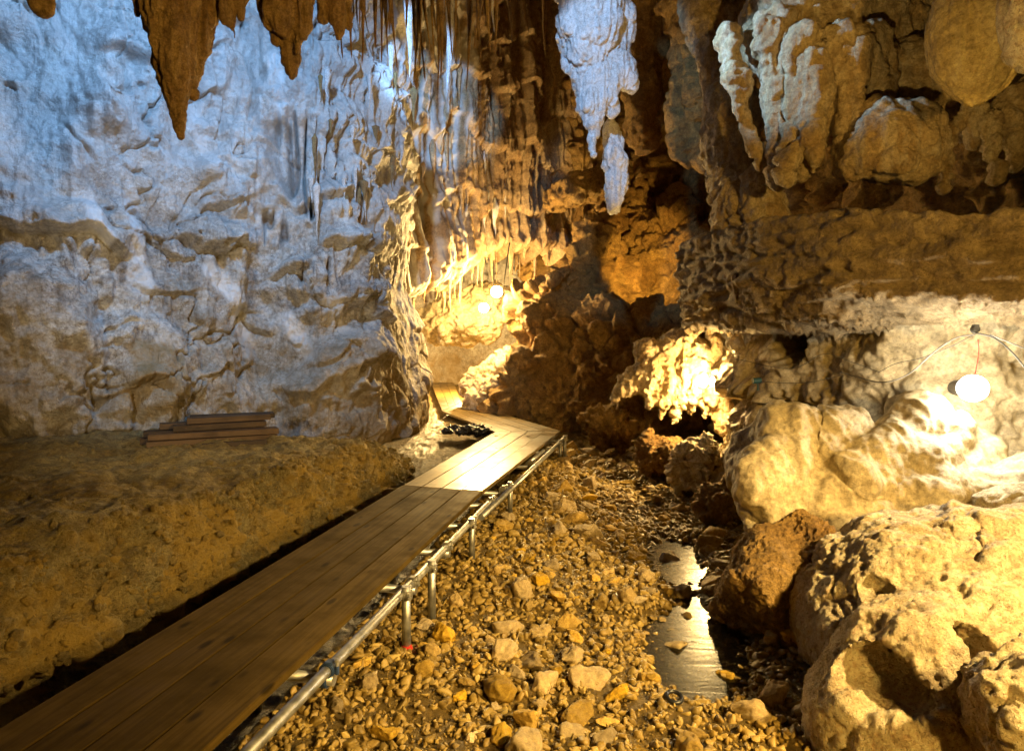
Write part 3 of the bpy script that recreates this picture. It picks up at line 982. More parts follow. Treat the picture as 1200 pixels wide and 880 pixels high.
def form_fn(p):
    w = p + 0.10 * np.stack([fbm(p * 1.8 + k * 7, 3) for k in range(3)], -1)
    d = ell(w, at(797, 425, 10.6), (0.5, 0.4, 0.42))
    for (a, b, ra, rb) in (((762, 415), (752, 455), 0.2, 0.14), ((768, 440), (760, 478), 0.16, 0.06), ((785, 410), (776, 470), 0.2, 0.1), ((780, 450), (774, 492), 0.1, 0.04),
                           ((803, 410), (796, 470), 0.2, 0.1), ((796, 455), (790, 496), 0.1, 0.035), ((820, 415), (814, 470), 0.18, 0.09), ((812, 455), (808, 488), 0.09, 0.03),
                           ((836, 420), (838, 470), 0.15, 0.10), ((838, 460), (848, 505), 0.11, 0.05), ((828, 465), (826, 492), 0.08, 0.03), ((850, 430), (856, 498), 0.12, 0.05),
                           ((745, 440), (728, 455), 0.17, 0.13), ((735, 455), (722, 470), 0.13, 0.06), ((812, 385), (800, 400), 0.14, 0.14), ((790, 392), (785, 405), 0.12, 0.14), ((835, 390), (840, 410), 0.12, 0.12)):
        d = smin(d, cone(w, at(*a, 10.4), at(*b, 10.3), ra, rb), 0.07)
    d = smin(d, ell(w, at(850, 452, 11.3), (0.9, 0.5, 0.4)), 0.15)
    return d


fm = body(form_fn, at(690, 520, 10.4) - (0.2, 1.0, 0), at(930, 330, 10.4) + (0.4, 1.9, 0.3), 0.035,
          lambda p, n: 0.06 * (0.5 - np.abs(noise(p * (7, 7, 1.2)))) + crag(p, 4.0, 0.06) + 0.02 * fbm(p * 14, 3))
rock('dripstone', fm, M_HANG, 'knobbly dripstone with a fringe of points hanging beside the middle lamp', 'dripstone')

for (px, py, d, r, lab) in ((822, 545, 9.3, (0.42, 0.4, 0.42), 'pitted boulder directly below the middle lamp, its top lit bright'),
                            (780, 535, 10.2, (0.4, 0.35, 0.3), 'rusty crumbling boulder left of the pitted one below the middle lamp'),
                            (712, 500, 12.6, (0.45, 0.4, 0.4), 'dark boulder at the far end of the stony streambed'),
                            (845, 590, 8.0, (0.3, 0.3, 0.25), 'low dark boulder at the right bank of the upper stream')):
    c = at(px, py, d)
    rock('boulder', body(lambda p: ell(p, c, r) + 0.14 * fbm(p * 2.2, 4), c - 0.75, c + 0.75, 0.03,
         lambda p, n: crag(p, 4.0, 0.13) + 0.03 * ridged(p * 9, 3)), M_BLOCK if py == 545 else M_CRAG, lab, 'boulder')

# ------------------------------------------------------------------ right side: recess, lobes, shelf, hanging mass
def recess():
    line, u = spline([(3.5, 11.5), (2.9, 9.6), (2.68, 8.85), (2.85, 8.2), (3.1, 7.6), (3.45, 6.95), (4.0, 6.2), (5.0, 5.95), (6.2, 5.6), (8, 4.6), (10, 3.4)], 0.02)
    nrm = fat_normals(line)
    zs = np.arange(-0.2, 3.3, 0.02)
    top = 0.5 * sstep(2.0, 2.9, zs)
    slope = -0.15 * np.clip(zs - 0.9, 0, 2) + 0.25 * np.clip(1.3 - zs, 0, 2)
    P = np.empty((len(line), len(zs), 3))
    P[..., :2] = line[:, None] + nrm[:, None] * (slope + top)[None, :, None]
    P[..., 2] = zs
    p = P.reshape(-1, 3).astype(np.float32)
    uu = np.repeat(u, len(zs)); z = p[:, 2]
    uz = np.stack([uu, z, 0 * uu], -1).astype(np.float32)
    d = 0.26 * fbm(p * 0.9, 3) + 0.06 * (0.5 - np.abs(noise(uz * (2.4, 0.9, 1)))) + 0.025 * (0.5 - np.abs(noise(uz * (8, 1.5, 1)))) + crag(p, 2.0, 0.09) + 0.05 * fbm(p * 3, 4) + 0.02 * fbm(p * 9, 4)
    # drip fringe and hollows at its left half
    u0 = u[np.argmin(np.abs(line[:, 1] - 7.9))]
    hole = np.hypot((uu - u0 - 0.1) / 0.36, (z - 2.25) / 0.34) + 0.25 * fbm(uz * 3, 3)
    d -= 0.8 * sstep(1.0, 0.6, hole)
    fr = 1.55 + 0.22 * noise(uz * (6, 0, 1)) + 0.15 * noise(uz * (14, 0, 1))
    d -= np.repeat(sstep(4.0, 3.0, line[:, 0]), len(zs)) * np.tile(top + 0.15 * sstep(1.8, 2.6, zs), len(line))
    d -= 0.35 * sstep(fr, fr - 0.05, z) * sstep(u0 + 0.9, u0 - 0.1, uu)
    v = p.copy(); v[:, :2] += np.repeat(nrm, len(zs), 0) * d[:, None]
    o = link('recess_wall', mesh_np('recess_wall', v, grid_quads(len(line), len(zs))), M_FLOW)
    tag(o, 'cream wall at the back of the low recess under the shelf, around the white lamp', 'cave wall')


recess()


def lobes_fn(p):
    w = p + 0.06 * np.stack([fbm(p * 1.6 + k * 7 + 3, 3) for k in range(3)], -1)
    d = ell(w, at(1050, 530, 5.85), (0.5, 0.45, 0.26))
    parts = [((925, 545), 6.15, (0.5, 0.5, 0.42)), ((985, 595), 5.65, (0.6, 0.4, 0.3)), ((912, 580), 5.9, (0.22, 0.25, 0.26)), ((1165, 585), 6.0, (0.9, 0.5, 0.34)),
             ((955, 615), 5.5, (0.28, 0.22, 0.24)), ((1080, 580), 5.55, (0.42, 0.35, 0.25)), ((1260, 590), 5.4, (0.8, 0.6, 0.4)), ((1000, 620), 5.6, (0.5, 0.35, 0.22))]
    for c, dd, r in parts:
        d = smin(d, ell(w, at(*c, dd), r), 0.14)
    for a, b, ra, rb in (((912, 500), (892, 575), 0.18, 0.16), ((935, 505), (915, 600), 0.22, 0.18), ((985, 500), (955, 600), 0.2, 0.2), ((1075, 490), (1010, 560), 0.22, 0.24), ((1110, 510), (1060, 590), 0.2, 0.22), ((1140, 530), (1110, 600), 0.2, 0.2), ((885, 560), (888, 620), 0.16, 0.05), ((940, 590), (950, 640), 0.18, 0.05), ((1000, 600), (1000, 650), 0.2, 0.08)):
        d = smin(d, cone(w, at(*a, 5.85), at(*b, 5.5), ra, rb), 0.05)
    return d


def lobes_disp(p, n):
    run = 0.08 * (0.5 - np.abs(noise(np.stack([p[:, 0] * 3.6 + p[:, 1] * 2.0, p[:, 2] * 0.9, p[:, 1] * 1.2], -1)))) + 0.035 * (0.5 - np.abs(noise(np.stack([p[:, 0] * 10 + p[:, 1] * 5, p[:, 2] * 2.0, p[:, 1] * 3], -1))))
    return run + crag(p, 1.6, 0.035) + 0.03 * fbm(p * 3, 3) + 0.014 * fbm(p * 11, 4)


rock('flowstone_cascade', body(lobes_fn, (1.75, 4.4, 0.3), (5.6, 7.8, 1.95), 0.03, lobes_disp), M_FLOW,
     'rounded overlapping flowstone lobes bulging out below the white lamp above the big foreground boulder', 'flowstone')


def shelf_fn(p):
    w = p + 0.07 * np.stack([fbm(p * 1.0 + k * 7 + 13, 3) for k in range(3)], -1)
    q = w.copy()
    x = np.clip(w[:, 0], 1.5, 9)
    # front edge recedes to the left; the underside rises to the left
    front = np.interp(x, [2.3, 2.42, 2.6, 3.0, 3.8, 6, 9], [10.0, 7.9, 6.9, 5.9, 5.0, 3.9, 2.6])
    under = np.interp(x, [2.4, 2.7, 3.1, 3.8, 9], [2.86, 2.78, 2.66, 2.46, 2.38]) - np.interp(x, [2.6, 3.2, 4.2], [0.36, 0.26, 0.06]) * np.clip(w[:, 1] - front, 0, 1.3)
    top = np.interp(x, [1.8, 2.6, 3.0, 3.8, 5, 9], [3.5, 3.5, 3.42, 3.22, 3.1, 3.1]) + 0.06 * (w[:, 1] - front).clip(0, 2)
    a = front - w[:, 1]
    b = under - w[:, 2]
    c = w[:, 2] - top
    d = np.maximum(np.maximum(a, b), c)
    # rounded nose
    return d * 0.8 + 0.06 * np.exp(-np.minimum(np.abs(a), np.minimum(np.abs(b), np.abs(c))) / 0.1)


def shelf_disp(p, n):
    bed = p[:, 2] * 6 + 0.8 * fbm(p * (0.8, 0.8, 0.5), 3)
    fr = bed - np.floor(bed)
    side = 1 - np.abs(n[:, 2])
    down = np.clip(-n[:, 2], 0, 1)
    f1, _, _ = worley(p * (15, 15, 2))
    return 0.035 * side * (np.abs(fr - 0.5) * -2 + 0.5) + 0.035 * side * fbm(p * (1.0, 1.0, 9), 4) + crag(p * (0.5, 0.5, 1.5), 2.0, 0.07) + 0.02 * fbm(p * 9, 4) + down * 0.07 * sstep(0.45, 0.1, f1) * sstep(-0.2, 0.3, fbm(p * 2, 2)) + side * 0.04 * ridged(p * (1.6, 1.6, 6), 3) - 0.05 * side * sstep(0.12, 0.0, np.abs(noise(p * (0.7, 0.7, 3.2) + 15)))


rock('rock_shelf', body(shelf_fn, (1.6, 2.8, 2.0), (8.2, 9.4, 5.0), 0.05, shelf_disp), M_SHELF,
     'thick overhanging shelf of bedded brown rock roofing the lit recess', 'rock shelf')


def hang_fn(p):
    w = p + 0.12 * np.stack([fbm(p * (1.2, 1.2, 0.8) + k * 7 + 23, 3) for k in range(3)], -1)
    d = ell(w, at(975, 20, 7.6), (1.0, 0.7, 0.95))
    d = smin(d, ell(w, at(1080, -30, 7.9), (1.5, 0.9, 1.1)), 0.25)
    d = smin(d, ell(w, at(1120, 90, 8.6), (1.5, 0.7, 0.75)), 0.2)
    fingers = (((852, 40), (862, 110), 0.12, 0.10, 7.5), ((862, 90), (893, 196), 0.12, 0.07, 7.4), ((905, 40), (904, 130), 0.25, 0.16, 7.2), ((904, 110), (912, 222), 0.15, 0.05, 7.2),
               ((935, 60), (930, 150), 0.26, 0.16, 7.0), ((932, 130), (926, 214), 0.13, 0.05, 7.0), ((950, 80), (948, 160), 0.2, 0.13, 6.9), ((948, 140), (958, 196), 0.11, 0.04, 6.9),
               ((968, 110), (946, 206), 0.13, 0.05, 7.05), ((990, 60), (985, 150), 0.26, 0.15, 6.9), ((984, 130), (988, 186), 0.11, 0.05, 6.9), ((1020, 60), (1030, 140), 0.3, 0.2, 7.0),
               ((1065, 70), (1075, 150), 0.26, 0.16, 7.1), ((1095, 90), (1100, 160), 0.18, 0.10, 7.0), ((1100, 150), (1118, 150), 0.11, 0.08, 6.9), ((1118, 140), (1106, 214), 0.09, 0.06, 6.9),
               ((1140, 130), (1150, 160), 0.16, 0.12, 6.9), ((1160, 140), (1166, 208), 0.10, 0.07, 6.8), ((1185, 120), (1192, 190), 0.18, 0.08, 6.8), ((1215, 110), (1215, 200), 0.25, 0.12, 6.8),
               ((855, 120), (868, 250), 0.30, 0.30, 8.6), ((868, 240), (880, 335), 0.32, 0.34, 8.4), ((835, 0), (850, 160), 0.34, 0.3, 8.9), ((893, 215), (905, 290), 0.22, 0.26, 8.0))
    for a, b, ra, rb, dd in fingers:
        if dd < 7.7:
            ra, rb = 0.85 * ra, 0.62 * rb
        d = smin(d, cone(w, at(*a, dd), at(*b, dd), ra, rb), 0.05)
    # the round knobbly boss and its lower lip
    d = smin(d, ell(w, at(1048, 168, 6.7), (0.46, 0.36, 0.40)), 0.07)
    d = smin(d, ell(w, at(1045, 200, 6.6), (0.26, 0.25, 0.14)), 0.06)
    d = smin(d, ell(w, at(1012, 195, 6.7), (0.16, 0.2, 0.2)), 0.05)
    return d


def hang_disp(p, n):
    f1, _, _ = worley(p * 11)
    return 0.06 * (0.6 - f1) * sstep(-0.1, 0.25, fbm(p * 1.2, 2)) + 0.06 * (0.5 - np.abs(noise(p * (4.5, 4.5, 0.7)))) + 0.03 * (0.5 - np.abs(noise(p * (11, 11, 1.6)))) + crag(p, 2.2, 0.06) + 0.018 * fbm(p * 11, 3)


rock('hanging_flowstone', body(hang_fn, (1.8, 5.6, 2.6), (6.3, 9.9, 6.9), 0.045, hang_disp), M_HANG,
     'massive hanging flowstone with finger-like tips and a pale left face above the rock shelf', 'flowstone')
c = at(1146, 45, 5.6)
rock('bulb_stalactite', body(lambda p: smin(ell(p, c, (0.36, 0.34, 0.5)), smin(cone(p, c + (0, 0, 0.2), c + (0.1, 0, 1.1), 0.3, 0.4), cone(p, c, c - (0.02, 0, 0.5), 0.26, 0.05), 0.15), 0.2) + 0.04 * fbm(p * 2, 3), c - (0.7, 0.7, 0.8), c + (0.8, 0.7, 1.2), 0.03,
     lambda p, n: 0.02 * (0.5 - np.abs(noise(np.stack([np.arctan2(p[:, 1] - c[1], p[:, 0] - c[0]) * 6, p[:, 2] * 0.8, 0 * p[:, 0]], -1)))) + 0.01 * fbm(p * 14, 3)), M_ONION,
     'smooth onion-shaped yellow stalactite hanging above the rock shelf', 'stalactite')
c = at(1240, -8, 4.6)
rock('roof_pendant', body(lambda p: ell(p, c, (0.3, 0.4, 0.5)) + 0.08 * fbm(p * 2, 3), c - 0.8, c + 0.8, 0.03, lambda p, n: crag(p, 4, 0.04)), M_BLOCK,
     'pale stub of a roof pendant poking into view beside the onion-shaped stalactite', 'rock pendant')

# dark pendants between the masses
for (px, py, d, r, lab) in ((752, 60, 13, (0.75, 0.7, 2.3), 'broad brown rock pendant hanging right behind the white stalactite'),
                            (815, 40, 12, (0.5, 0.6, 2.6), 'long dark rock pendant hanging in shade left of the hanging flowstone')):
    c = at(px, py, d)
    rock('roof_pendant', body(lambda p: cone(p + 0.25 * np.stack([fbm(p * 0.9 + k, 3) for k in range(3)], -1), c + (0, 0, 4.0), c - (0, 0, r[2] - 0.5), r[0] * 1.6, 0.25), c - (1.6, 1.6, r[2] + 0.6), c + (1.6, 1.6, 4.4), 0.08,
         lambda p, n: 0.12 * (0.5 - np.abs(noise(p * (3, 3, 0.5)))) + crag(p, 2.0, 0.12)), M_CRAG, lab, 'rock pendant')

# foreground boulders
def big_fn(p):
    w = p + 0.10 * np.stack([fbm(p * 0.9 + k * 7 + 33, 4) for k in range(3)], -1)
    d = ell(w, (3.15, 4.35, 0.25), (1.25, 1.05, 0.82))
    d = smin(d, ell(w, (2.35, 3.55, 0.1), (0.65, 0.6, 0.62)), 0.12)
    d = smin(d, ell(w, (3.6, 3.4, 0.1), (1.0, 0.9, 0.7)), 0.15)
    for c, r in ((at(1045, 815, 3.35), (0.22, 0.22, 0.15)), (at(1075, 765, 3.6), (0.16, 0.2, 0.1)), (at(1030, 700, 4.0), (0.1, 0.12, 0.06)), (at(1150, 770, 3.4), (0.1, 0.2, 0.1))):
        d = np.maximum(d, -smin(ell(w, c, r), d + 0.3, 0.02))
    return d


def big_disp(p, n):
    f1, _, _ = worley(p * 7)
    c1, c2, _ = worley(p * 1.25 + 0.3 * np.stack([fbm(p * 2 + k, 3) for k in range(3)], -1))
    return crag(p, 1.3, 0.05) - 0.03 * sstep(0.05, 0.0, c2 - c1) * sstep(-0.1, 0.2, fbm(p * 1.1 + 50, 2)) + 0.007 * fbm(p * 26, 3) + 0.06 * fbm(p * 1.8, 4) + 0.02 * fbm(p * 6, 4) + 0.007 * ridged(p * 18, 3) - 0.018 * sstep(0.3, 0.1, f1) * sstep(0, 0.3, fbm(p * 1.5 + 9, 2))


rock('boulder', body(big_fn, (1.4, 2.4, -0.4), (4.6, 5.8, 1.5), 0.026, big_disp), M_BLOCK,
     'huge cream boulder with scooped hollows filling the near corner beside the stream', 'boulder')
rock('boulder', body(lambda p: ell(p + 0.08 * fbm(p * 2, 3)[:, None], at(1215, 850, 3.0), (0.3, 0.3, 0.36)), at(1215, 850, 3.0) - 0.6, at(1215, 850, 3.0) + 0.6, 0.025,
     lambda p, n: crag(p, 4.0, 0.06) + 0.01 * fbm(p * 16, 3)), M_BLOCK, 'tan boulder leaning on the near side of the huge cream boulder at the frame edge', 'boulder')
c = at(925, 682, 5.05)
def med_fn(p):
    q = p - c
    k = np.array([[0.93, 0.1, 0.36], [-0.36, -0.35, 0.86], [0.1, -0.93, 0.2], [-0.8, 0.3, 0.4], [0.2, 0.9, 0.3], [0.1, 0.1, -1.0], [-0.85, -0.4, -0.35], [0.7, -0.6, -0.3]], np.float32)
    k /= np.linalg.norm(k, axis=1)[:, None]
    o = np.array([0.40, 0.30, 0.30, 0.40, 0.4, 0.38, 0.40, 0.40])
    d = (q @ k.T - o)
    m = d[:, 0]
    for j in range(1, 8):
        m = -smin(-m, -d[:, j], 0.06)
    return m + 0.05 * fbm(p * 3, 3)
rock('boulder', body(med_fn, c - 0.75, c + 0.75, 0.025, lambda p, n: crag(p, 3.0, 0.03) + 0.012 * ridged(p * 22, 3)), M_CRAG,
     'brown rough-skinned tilted boulder between the stream pool and the cream boulder', 'boulder')
c = at(1190, 590, 5.2)
rock('boulder', body(lambda p: ell(p, c, (0.3, 0.25, 0.14)) + 0.05 * fbm(p * 3, 3), c - 0.5, c + 0.5, 0.025, lambda p, n: crag(p, 4, 0.03)), M_BLOCK,
     'small yellowish block on top of the huge cream boulder near its back', 'boulder')

# ------------------------------------------------------------------ stalactites
def stal_mesh(L, r0, seed, flat=1.0, blunt=0.0, rings=70, seg=26, lump=0.22, power=1.0, pinch=0.0):
    t = np.linspace(0, 1, rings)
    r = r0 * ((1 - t) ** power * (1 - blunt) + blunt * np.sqrt(np.clip(1 - t ** 6, 0, 1)))
    r = np.maximum(r, 0.006 * (t < 1))
    a = np.linspace(0, 2 * math.pi, seg, endpoint=False)
    if pinch:
        r = r * (0.15 + 0.85 * sstep(0, pinch, t))
    T, A = np.meshgrid(t, a, indexing='ij')
    R = r[:, None].repeat(seg, 1)
    p = np.stack([np.cos(A) * R, np.sin(A) * R * flat, -T * L], -1).reshape(-1, 3).astype(np.float32)
    k = 1.0 / max(r0, 0.05)
    dirs = np.stack([np.cos(A), np.sin(A), 0 * A], -1).reshape(-1, 3).astype(np.float32)
    flute = noise(dirs * 2.2 + np.stack([0 * T, 0 * T, T * L * 1.3], -1).reshape(-1, 3) + seed)
    lumpy = fbm(p * (k * 0.9, k * 0.9, k * 0.35) + seed * 3.1, 4)
    s = 1 + lump * (1.2 * flute + 0.9 * lumpy)
    p[:, 0] *= s; p[:, 1] *= s
    off = np.stack([noise(np.stack([T.ravel() * 2 + seed * 7 + j, 0 * T.ravel(), 0 * T.ravel()], -1)) for j in (0, 5)], -1)
    p[:, :2] += off * r0 * 1.1 * (T.ravel()[:, None])
    v = np.concatenate([p, [[p[-seg:, 0].mean(), p[-seg:, 1].mean(), -L - 0.01]]])
    q = grid_quads(rings, seg)
    i, j = np.meshgrid(np.arange(rings - 1), np.arange(seg), indexing='ij')
    q = np.stack([i * seg + j, (i + 1) * seg + j, (i + 1) * seg + (j + 1) % seg, i * seg + (j + 1) % seg], -1).reshape(-1, 4)
    return mesh_np('stalactite', v, q)


def ceil_z(x, y):
    return 6.7 + 0.42 * min(max(y - 3, -6), 15) + 0.05 * abs(x) + 0.6


def hang(px, tipy, d, r0, mat, label, group, seed, flat=1.0, blunt=0.0, power=0.9, top=None, lump=0.22, rings=70):
    tip = at(px, tipy, d)
    zt = ceil_z(tip[0], tip[1]) if top is None else top
    L = zt - tip[2]
    o = link('stalactite', stal_mesh(L, r0, seed, flat, blunt, rings=rings, power=power, lump=lump), mat)
    o.location = (tip[0], tip[1], zt)
    return tag(o, label, 'stalactite', group)


NEARG = 'brown stalactites hanging nearest the viewer'


def cluster(name, cones, label, group, mat, h, d, k=0.05, warp=0.06, flute=0.07):
    """A stalactite made of several merged spikes: cones are (top px, top py, tip px, tip py, r top, r tip)."""
    pts = np.array([at(c[i], c[i + 1], d) for c in cones for i in (0, 2)])
    rm = max(c[4] for c in cones)
    lo, hi = pts.min(0) - rm - 0.1, pts.max(0) + rm + 0.1
    offs = [rng.uniform(-0.5, 0.5) * rm for _ in cones]
    def fn(p):
        w = p + warp * np.stack([fbm(p * 2.0 + j * 7, 3) for j in range(3)], -1)
        dd = None
        for c, oy in zip(cones, offs):
            o = np.array([0, oy, 0])
            e = cone(w, at(c[0], c[1], d) + o, at(c[2], c[3], d) + o * 0.5, c[4], c[5])
            dd = e if dd is None else smin(dd, e, k)
        return dd
    me = body(fn, lo, hi, h, lambda p, n: 1.2 * flute * (0.5 - np.abs(noise(p * (9, 9, 0.9)))) + 0.9 * flute * (0.4 - np.abs(noise(p * (20, 20, 1.8)))) + crag(p, 5, 0.25 * flute) + 0.2 * flute * fbm(p * 16, 3))
    return rock(name, me, mat, label, 'stalactite', group)


cluster('stalactite', [(205, -140, 207, 30, 0.32, 0.14), (178, -100, 184, 58, 0.16, 0.02), (232, -100, 228, 78, 0.15, 0.015), (207, 0, 211, 162, 0.16, 0.008), (195, 20, 202, 118, 0.09, 0.008), (220, 20, 222, 108, 0.09, 0.008),
                       (170, -60, 172, 26, 0.08, 0.01), (238, -40, 237, 42, 0.08, 0.01), (188, 0, 192, 84, 0.08, 0.008)],
        'longest and thickest brown stalactite in front of the pale wall', NEARG, M_BROWNSTAL, 0.02, 4.6, k=0.03, warp=0.03, flute=0.05)
cluster('stalactite', [(272, -120, 273, 6, 0.13, 0.06), (268, -20, 276, 42, 0.08, 0.01), (262, -60, 263, 20, 0.06, 0.01), (284, -60, 284, 24, 0.06, 0.01)], 'short stubby brown stalactite next to the longest brown one', NEARG, M_BROWNSTAL, 0.018, 4.7, k=0.03, warp=0.03, flute=0.05)
cluster('stalactite', [(334, -140, 335, 26, 0.27, 0.09), (310, -80, 314, 24, 0.12, 0.01), (358, -80, 355, 44, 0.11, 0.01), (335, 0, 338, 90, 0.09, 0.008), (322, -20, 324, 52, 0.07, 0.008), (346, 0, 347, 60, 0.06, 0.008)],
        'medium brown stalactite with side points between the stubby one and the thin row', NEARG, M_BROWNSTAL, 0.02, 4.9, k=0.03, warp=0.03, flute=0.05)
cluster('stalactite', [(388, -120, 390, 6, 0.15, 0.05), (392, -20, 397, 54, 0.07, 0.008), (374, -60, 380, 28, 0.08, 0.01), (402, -60, 406, 32, 0.05, 0.008)], 'slim brown stalactite right of the medium brown one', NEARG, M_BROWNSTAL, 0.018, 5.0, k=0.03, warp=0.03, flute=0.05)
cluster('stalactite', [(50, -90, 50, 8, 0.07, 0.03)], 'tiny brown stalactite tip at the upper edge over the pale wall', NEARG, M_BROWNSTAL, 0.018, 4.6, warp=0.03)

# white drapery stalactite lit cold, right of the curtain
cluster('stalactite', [(690, -160, 690, 40, 0.5, 0.42), (690, 20, 692, 120, 0.4, 0.16), (694, 100, 694, 182, 0.16, 0.03), (725, -60, 722, 70, 0.28, 0.2), (712, 60, 735, 92, 0.2, 0.12),
                       (668, -60, 672, 70, 0.2, 0.14), (718, 90, 715, 130, 0.14, 0.05)],
        'large white drapery stalactite with a lobed edge hanging in front of the brown curtain', 'white stalactites', M_STAL, 0.035, 10.0, k=0.1, warp=0.12, flute=0.06)
cluster('stalactite', [(716, 150, 721, 190, 0.1, 0.17), (721, 190, 719, 245, 0.17, 0.08)], 'blunt white column-like stalactite below the large white drapery', 'white stalactites', M_STAL, 0.03, 10.6, k=0.08, warp=0.08, flute=0.05)

# rows of stalactites over the upper right of the pale wall
ROWW, ROWB = 'white stalactites along the top of the pale wall', 'brown stalactites along the top of the pale wall'
seed = 100
for (px, ty, d, r, kind) in ((412, 70, 5.4, 0.11, 'b'), (440, 58, 5.6, 0.12, 'b'), (466, 84, 5.8, 0.08, 'b'), (480, 92, 11.6, 0.2, 'w'), (487, 100, 6.0, 0.08, 'b'),
                             (505, 60, 5.7, 0.12, 'b'), (513, 108, 6.2, 0.08, 'b'), (524, 130, 12.4, 0.17, 'w'), (530, 70, 6.0, 0.12, 'b'), 
                             (546, 110, 6.3, 0.08, 'b'), (555, 60, 6.1, 0.13, 'b'), (580, 40, 11.2, 0.16, 'w'), (458, 30, 5.5, 0.1, 'b'), (569, 24, 6.0, 0.1, 'b'),
                             (520, 30, 5.6, 0.1, 'b'), (428, 20, 5.5, 0.09, 'b'), (476, 36, 5.6, 0.1, 'b'), (600, 60, 13, 0.2, 'b'), (620, 40, 13.4, 0.22, 'b'), (640, 70, 14, 0.2, 'b')):
    seed += 1
    lab = {'w': 'thin white stalactite in the row hanging over the top of the pale wall',
           'b': 'thin brown stalactite in the row hanging over the top of the pale wall'}[kind]
    hang(px, ty, d, r * 1.45, M_STAL if kind == 'w' else M_BROWNSTAL, lab, ROWW if kind == 'w' else ROWB, seed, power=1.0, lump=0.5)

for k in range(30):
    px = float(rng.uniform(372, 590)); d = float(rng.uniform(5.2, 6.4))
    hang(px, float(18 + 75 * rng.random() ** 1.6 + (18 if 440 < px < 560 else 0)), d, float(rng.uniform(0.10, 0.19)), M_BROWNSTAL, 'thin brown stalactite in the row hanging over the top of the pale wall', ROWB, 200 + k, power=1.15, lump=0.45, rings=60)

# spikes on the curtain and its hem
HEM = 'stalactites along the hem of the fluted curtain'
FACE = 'stalactites on the face of the fluted curtain'
for k in range(46):
    u = 0.7 + 5.6 * (k + rng.uniform(-0.3, 0.3)) / 46
    i = int(u / cu[-1] * (len(cu) - 1))
    b = float(curtain_bottom(np.array([u]))[0])
    L = float(0.42 + 1.1 * rng.random() ** 2)
    o = link('stalactite', stal_mesh(L, float(rng.uniform(0.035, 0.13)), 300 + k, rings=40, seg=16, lump=0.3), M_FLUTE)
    xy = CUR[i] + CN[i] * float(rng.uniform(-0.4, 0.2))
    o.location = (xy[0], xy[1], b + float(rng.uniform(0.3, 0.6)))
    tag(o, 'small tan stalactite in the fringe along the hem of the fluted curtain', 'stalactite', HEM)
for k in range(44):
    u = float(rng.uniform(0.2, 4.0)); i = int(u / cu[-1] * (len(cu) - 1))
    z = float(rng.uniform(5.0, 9.5)); L = float(rng.uniform(0.6, 1.5))
    o = link('stalactite', stal_mesh(L, float(rng.uniform(0.07, 0.14)), 400 + k, rings=40, seg=16, lump=0.45, pinch=0.3), M_FLUTE if k % 3 else M_STAL)
    xy = CUR[i] + CN[i] * 0.22
    o.location = (xy[0], xy[1], z)
    tag(o, 'narrow brown stalactite on the face of the fluted curtain' if k % 3 else 'narrow whitish stalactite on the face of the fluted curtain', 'stalactite', FACE)
WG = 'stalactites against the pale wall'
for k in range(24):
    px, py = rng.uniform(365, 500), rng.uniform(40, 250)
    u, z = wall_uz(px, py); i = int(np.argmin(np.abs(wu - u)))
    L = float(rng.uniform(0.3, 1.0)); xy = wl[i] + wn[i] * float(rng.uniform(-0.06, 0.12))
    white = k % 2
    o = link('stalactite', stal_mesh(L, float(rng.uniform(0.04, 0.08)), 600 + k, rings=44, seg=18, lump=0.5, pinch=0.12), M_STAL if white else M_BROWNSTAL)
    o.location = (xy[0], xy[1], z)
    tag(o, f"short {'white' if white else 'brown'} stalactite hanging against the upper part of the pale wall near the curtain", 'stalactite', WG)
# fringe under the shelf's left end
for k, (px, py) in enumerate(((862, 352), (869, 356), (876, 358), (884, 360), (893, 366), (905, 372), (916, 380), (928, 376), (940, 384), (955, 380))):
    hang(px, py + 4, 7.6, 0.06 + 0.02 * (k % 3), M_HANG, 'short tan stalactite in the fringe under the left end of the rock shelf', 'stalactites under the rock shelf', 500 + k, top=2.95, rings=40)

# ------------------------------------------------------------------ rubble
def hull_mesh(name, seed, levels, n=16, sq=(1, 0.8, 0.62), rough=0.05):
    r = np.random.default_rng(seed)
    pts = r.normal(size=(n, 3)); pts /= np.linalg.norm(pts, axis=1)[:, None]
    pts *= np.array(sq) * r.uniform(0.8, 1.1, (n, 1))
    bm = bmesh.new()
    for q in pts:
        bm.verts.new(q)
    out = bmesh.ops.convex_hull(bm, input=bm.verts)
    bmesh.ops.delete(bm, geom=[g for g in out['geom_interior'] if isinstance(g, bmesh.types.BMVert)], context='VERTS')
    bmesh.ops.bevel(bm, geom=bm.edges[:], offset=0.09, segments=2, profile=0.6, affect='EDGES')
    if levels:
        bmesh.ops.triangulate(bm, faces=bm.faces[:])
        for _ in range(levels):
            bmesh.ops.subdivide_edges(bm, edges=[e for e in bm.edges if e.calc_length() > 0.13], cuts=1, use_grid_fill=True)
    bmesh.ops.recalc_face_normals(bm, faces=bm.faces[:])
    me = bpy.data.meshes.new(name)
    bm.to_mesh(me); bm.free()
    v, nn = verts_of(me), normals_of(me)
    v = v + nn * (rough * fbm(v * 2.3 + seed, 4) + rough * 0.6 * ridged(v * 3.1 + seed, 3))[:, None]
    put(me, v)
    me.polygons.foreach_set('use_smooth', np.ones(len(me.polygons), bool))
    return me


PROTO = [hull_mesh('stone', 900 + k, 3, n=10 + 2 * (k % 5), sq=[(1, 0.8, 0.6), (1, 0.7, 0.7), (1, 0.9, 0.45), (0.9, 0.85, 0.8)][k % 4], rough=0.07) for k in range(14)]
for me in PROTO:
    me.materials.append(M_STONE)


def right_edge(y):
    return np.interp(y, [0.8, 2.68, 7.27, 12.2, 15], [-1.62, -1.24, -0.33, 0.9, -0.1])


placed = []


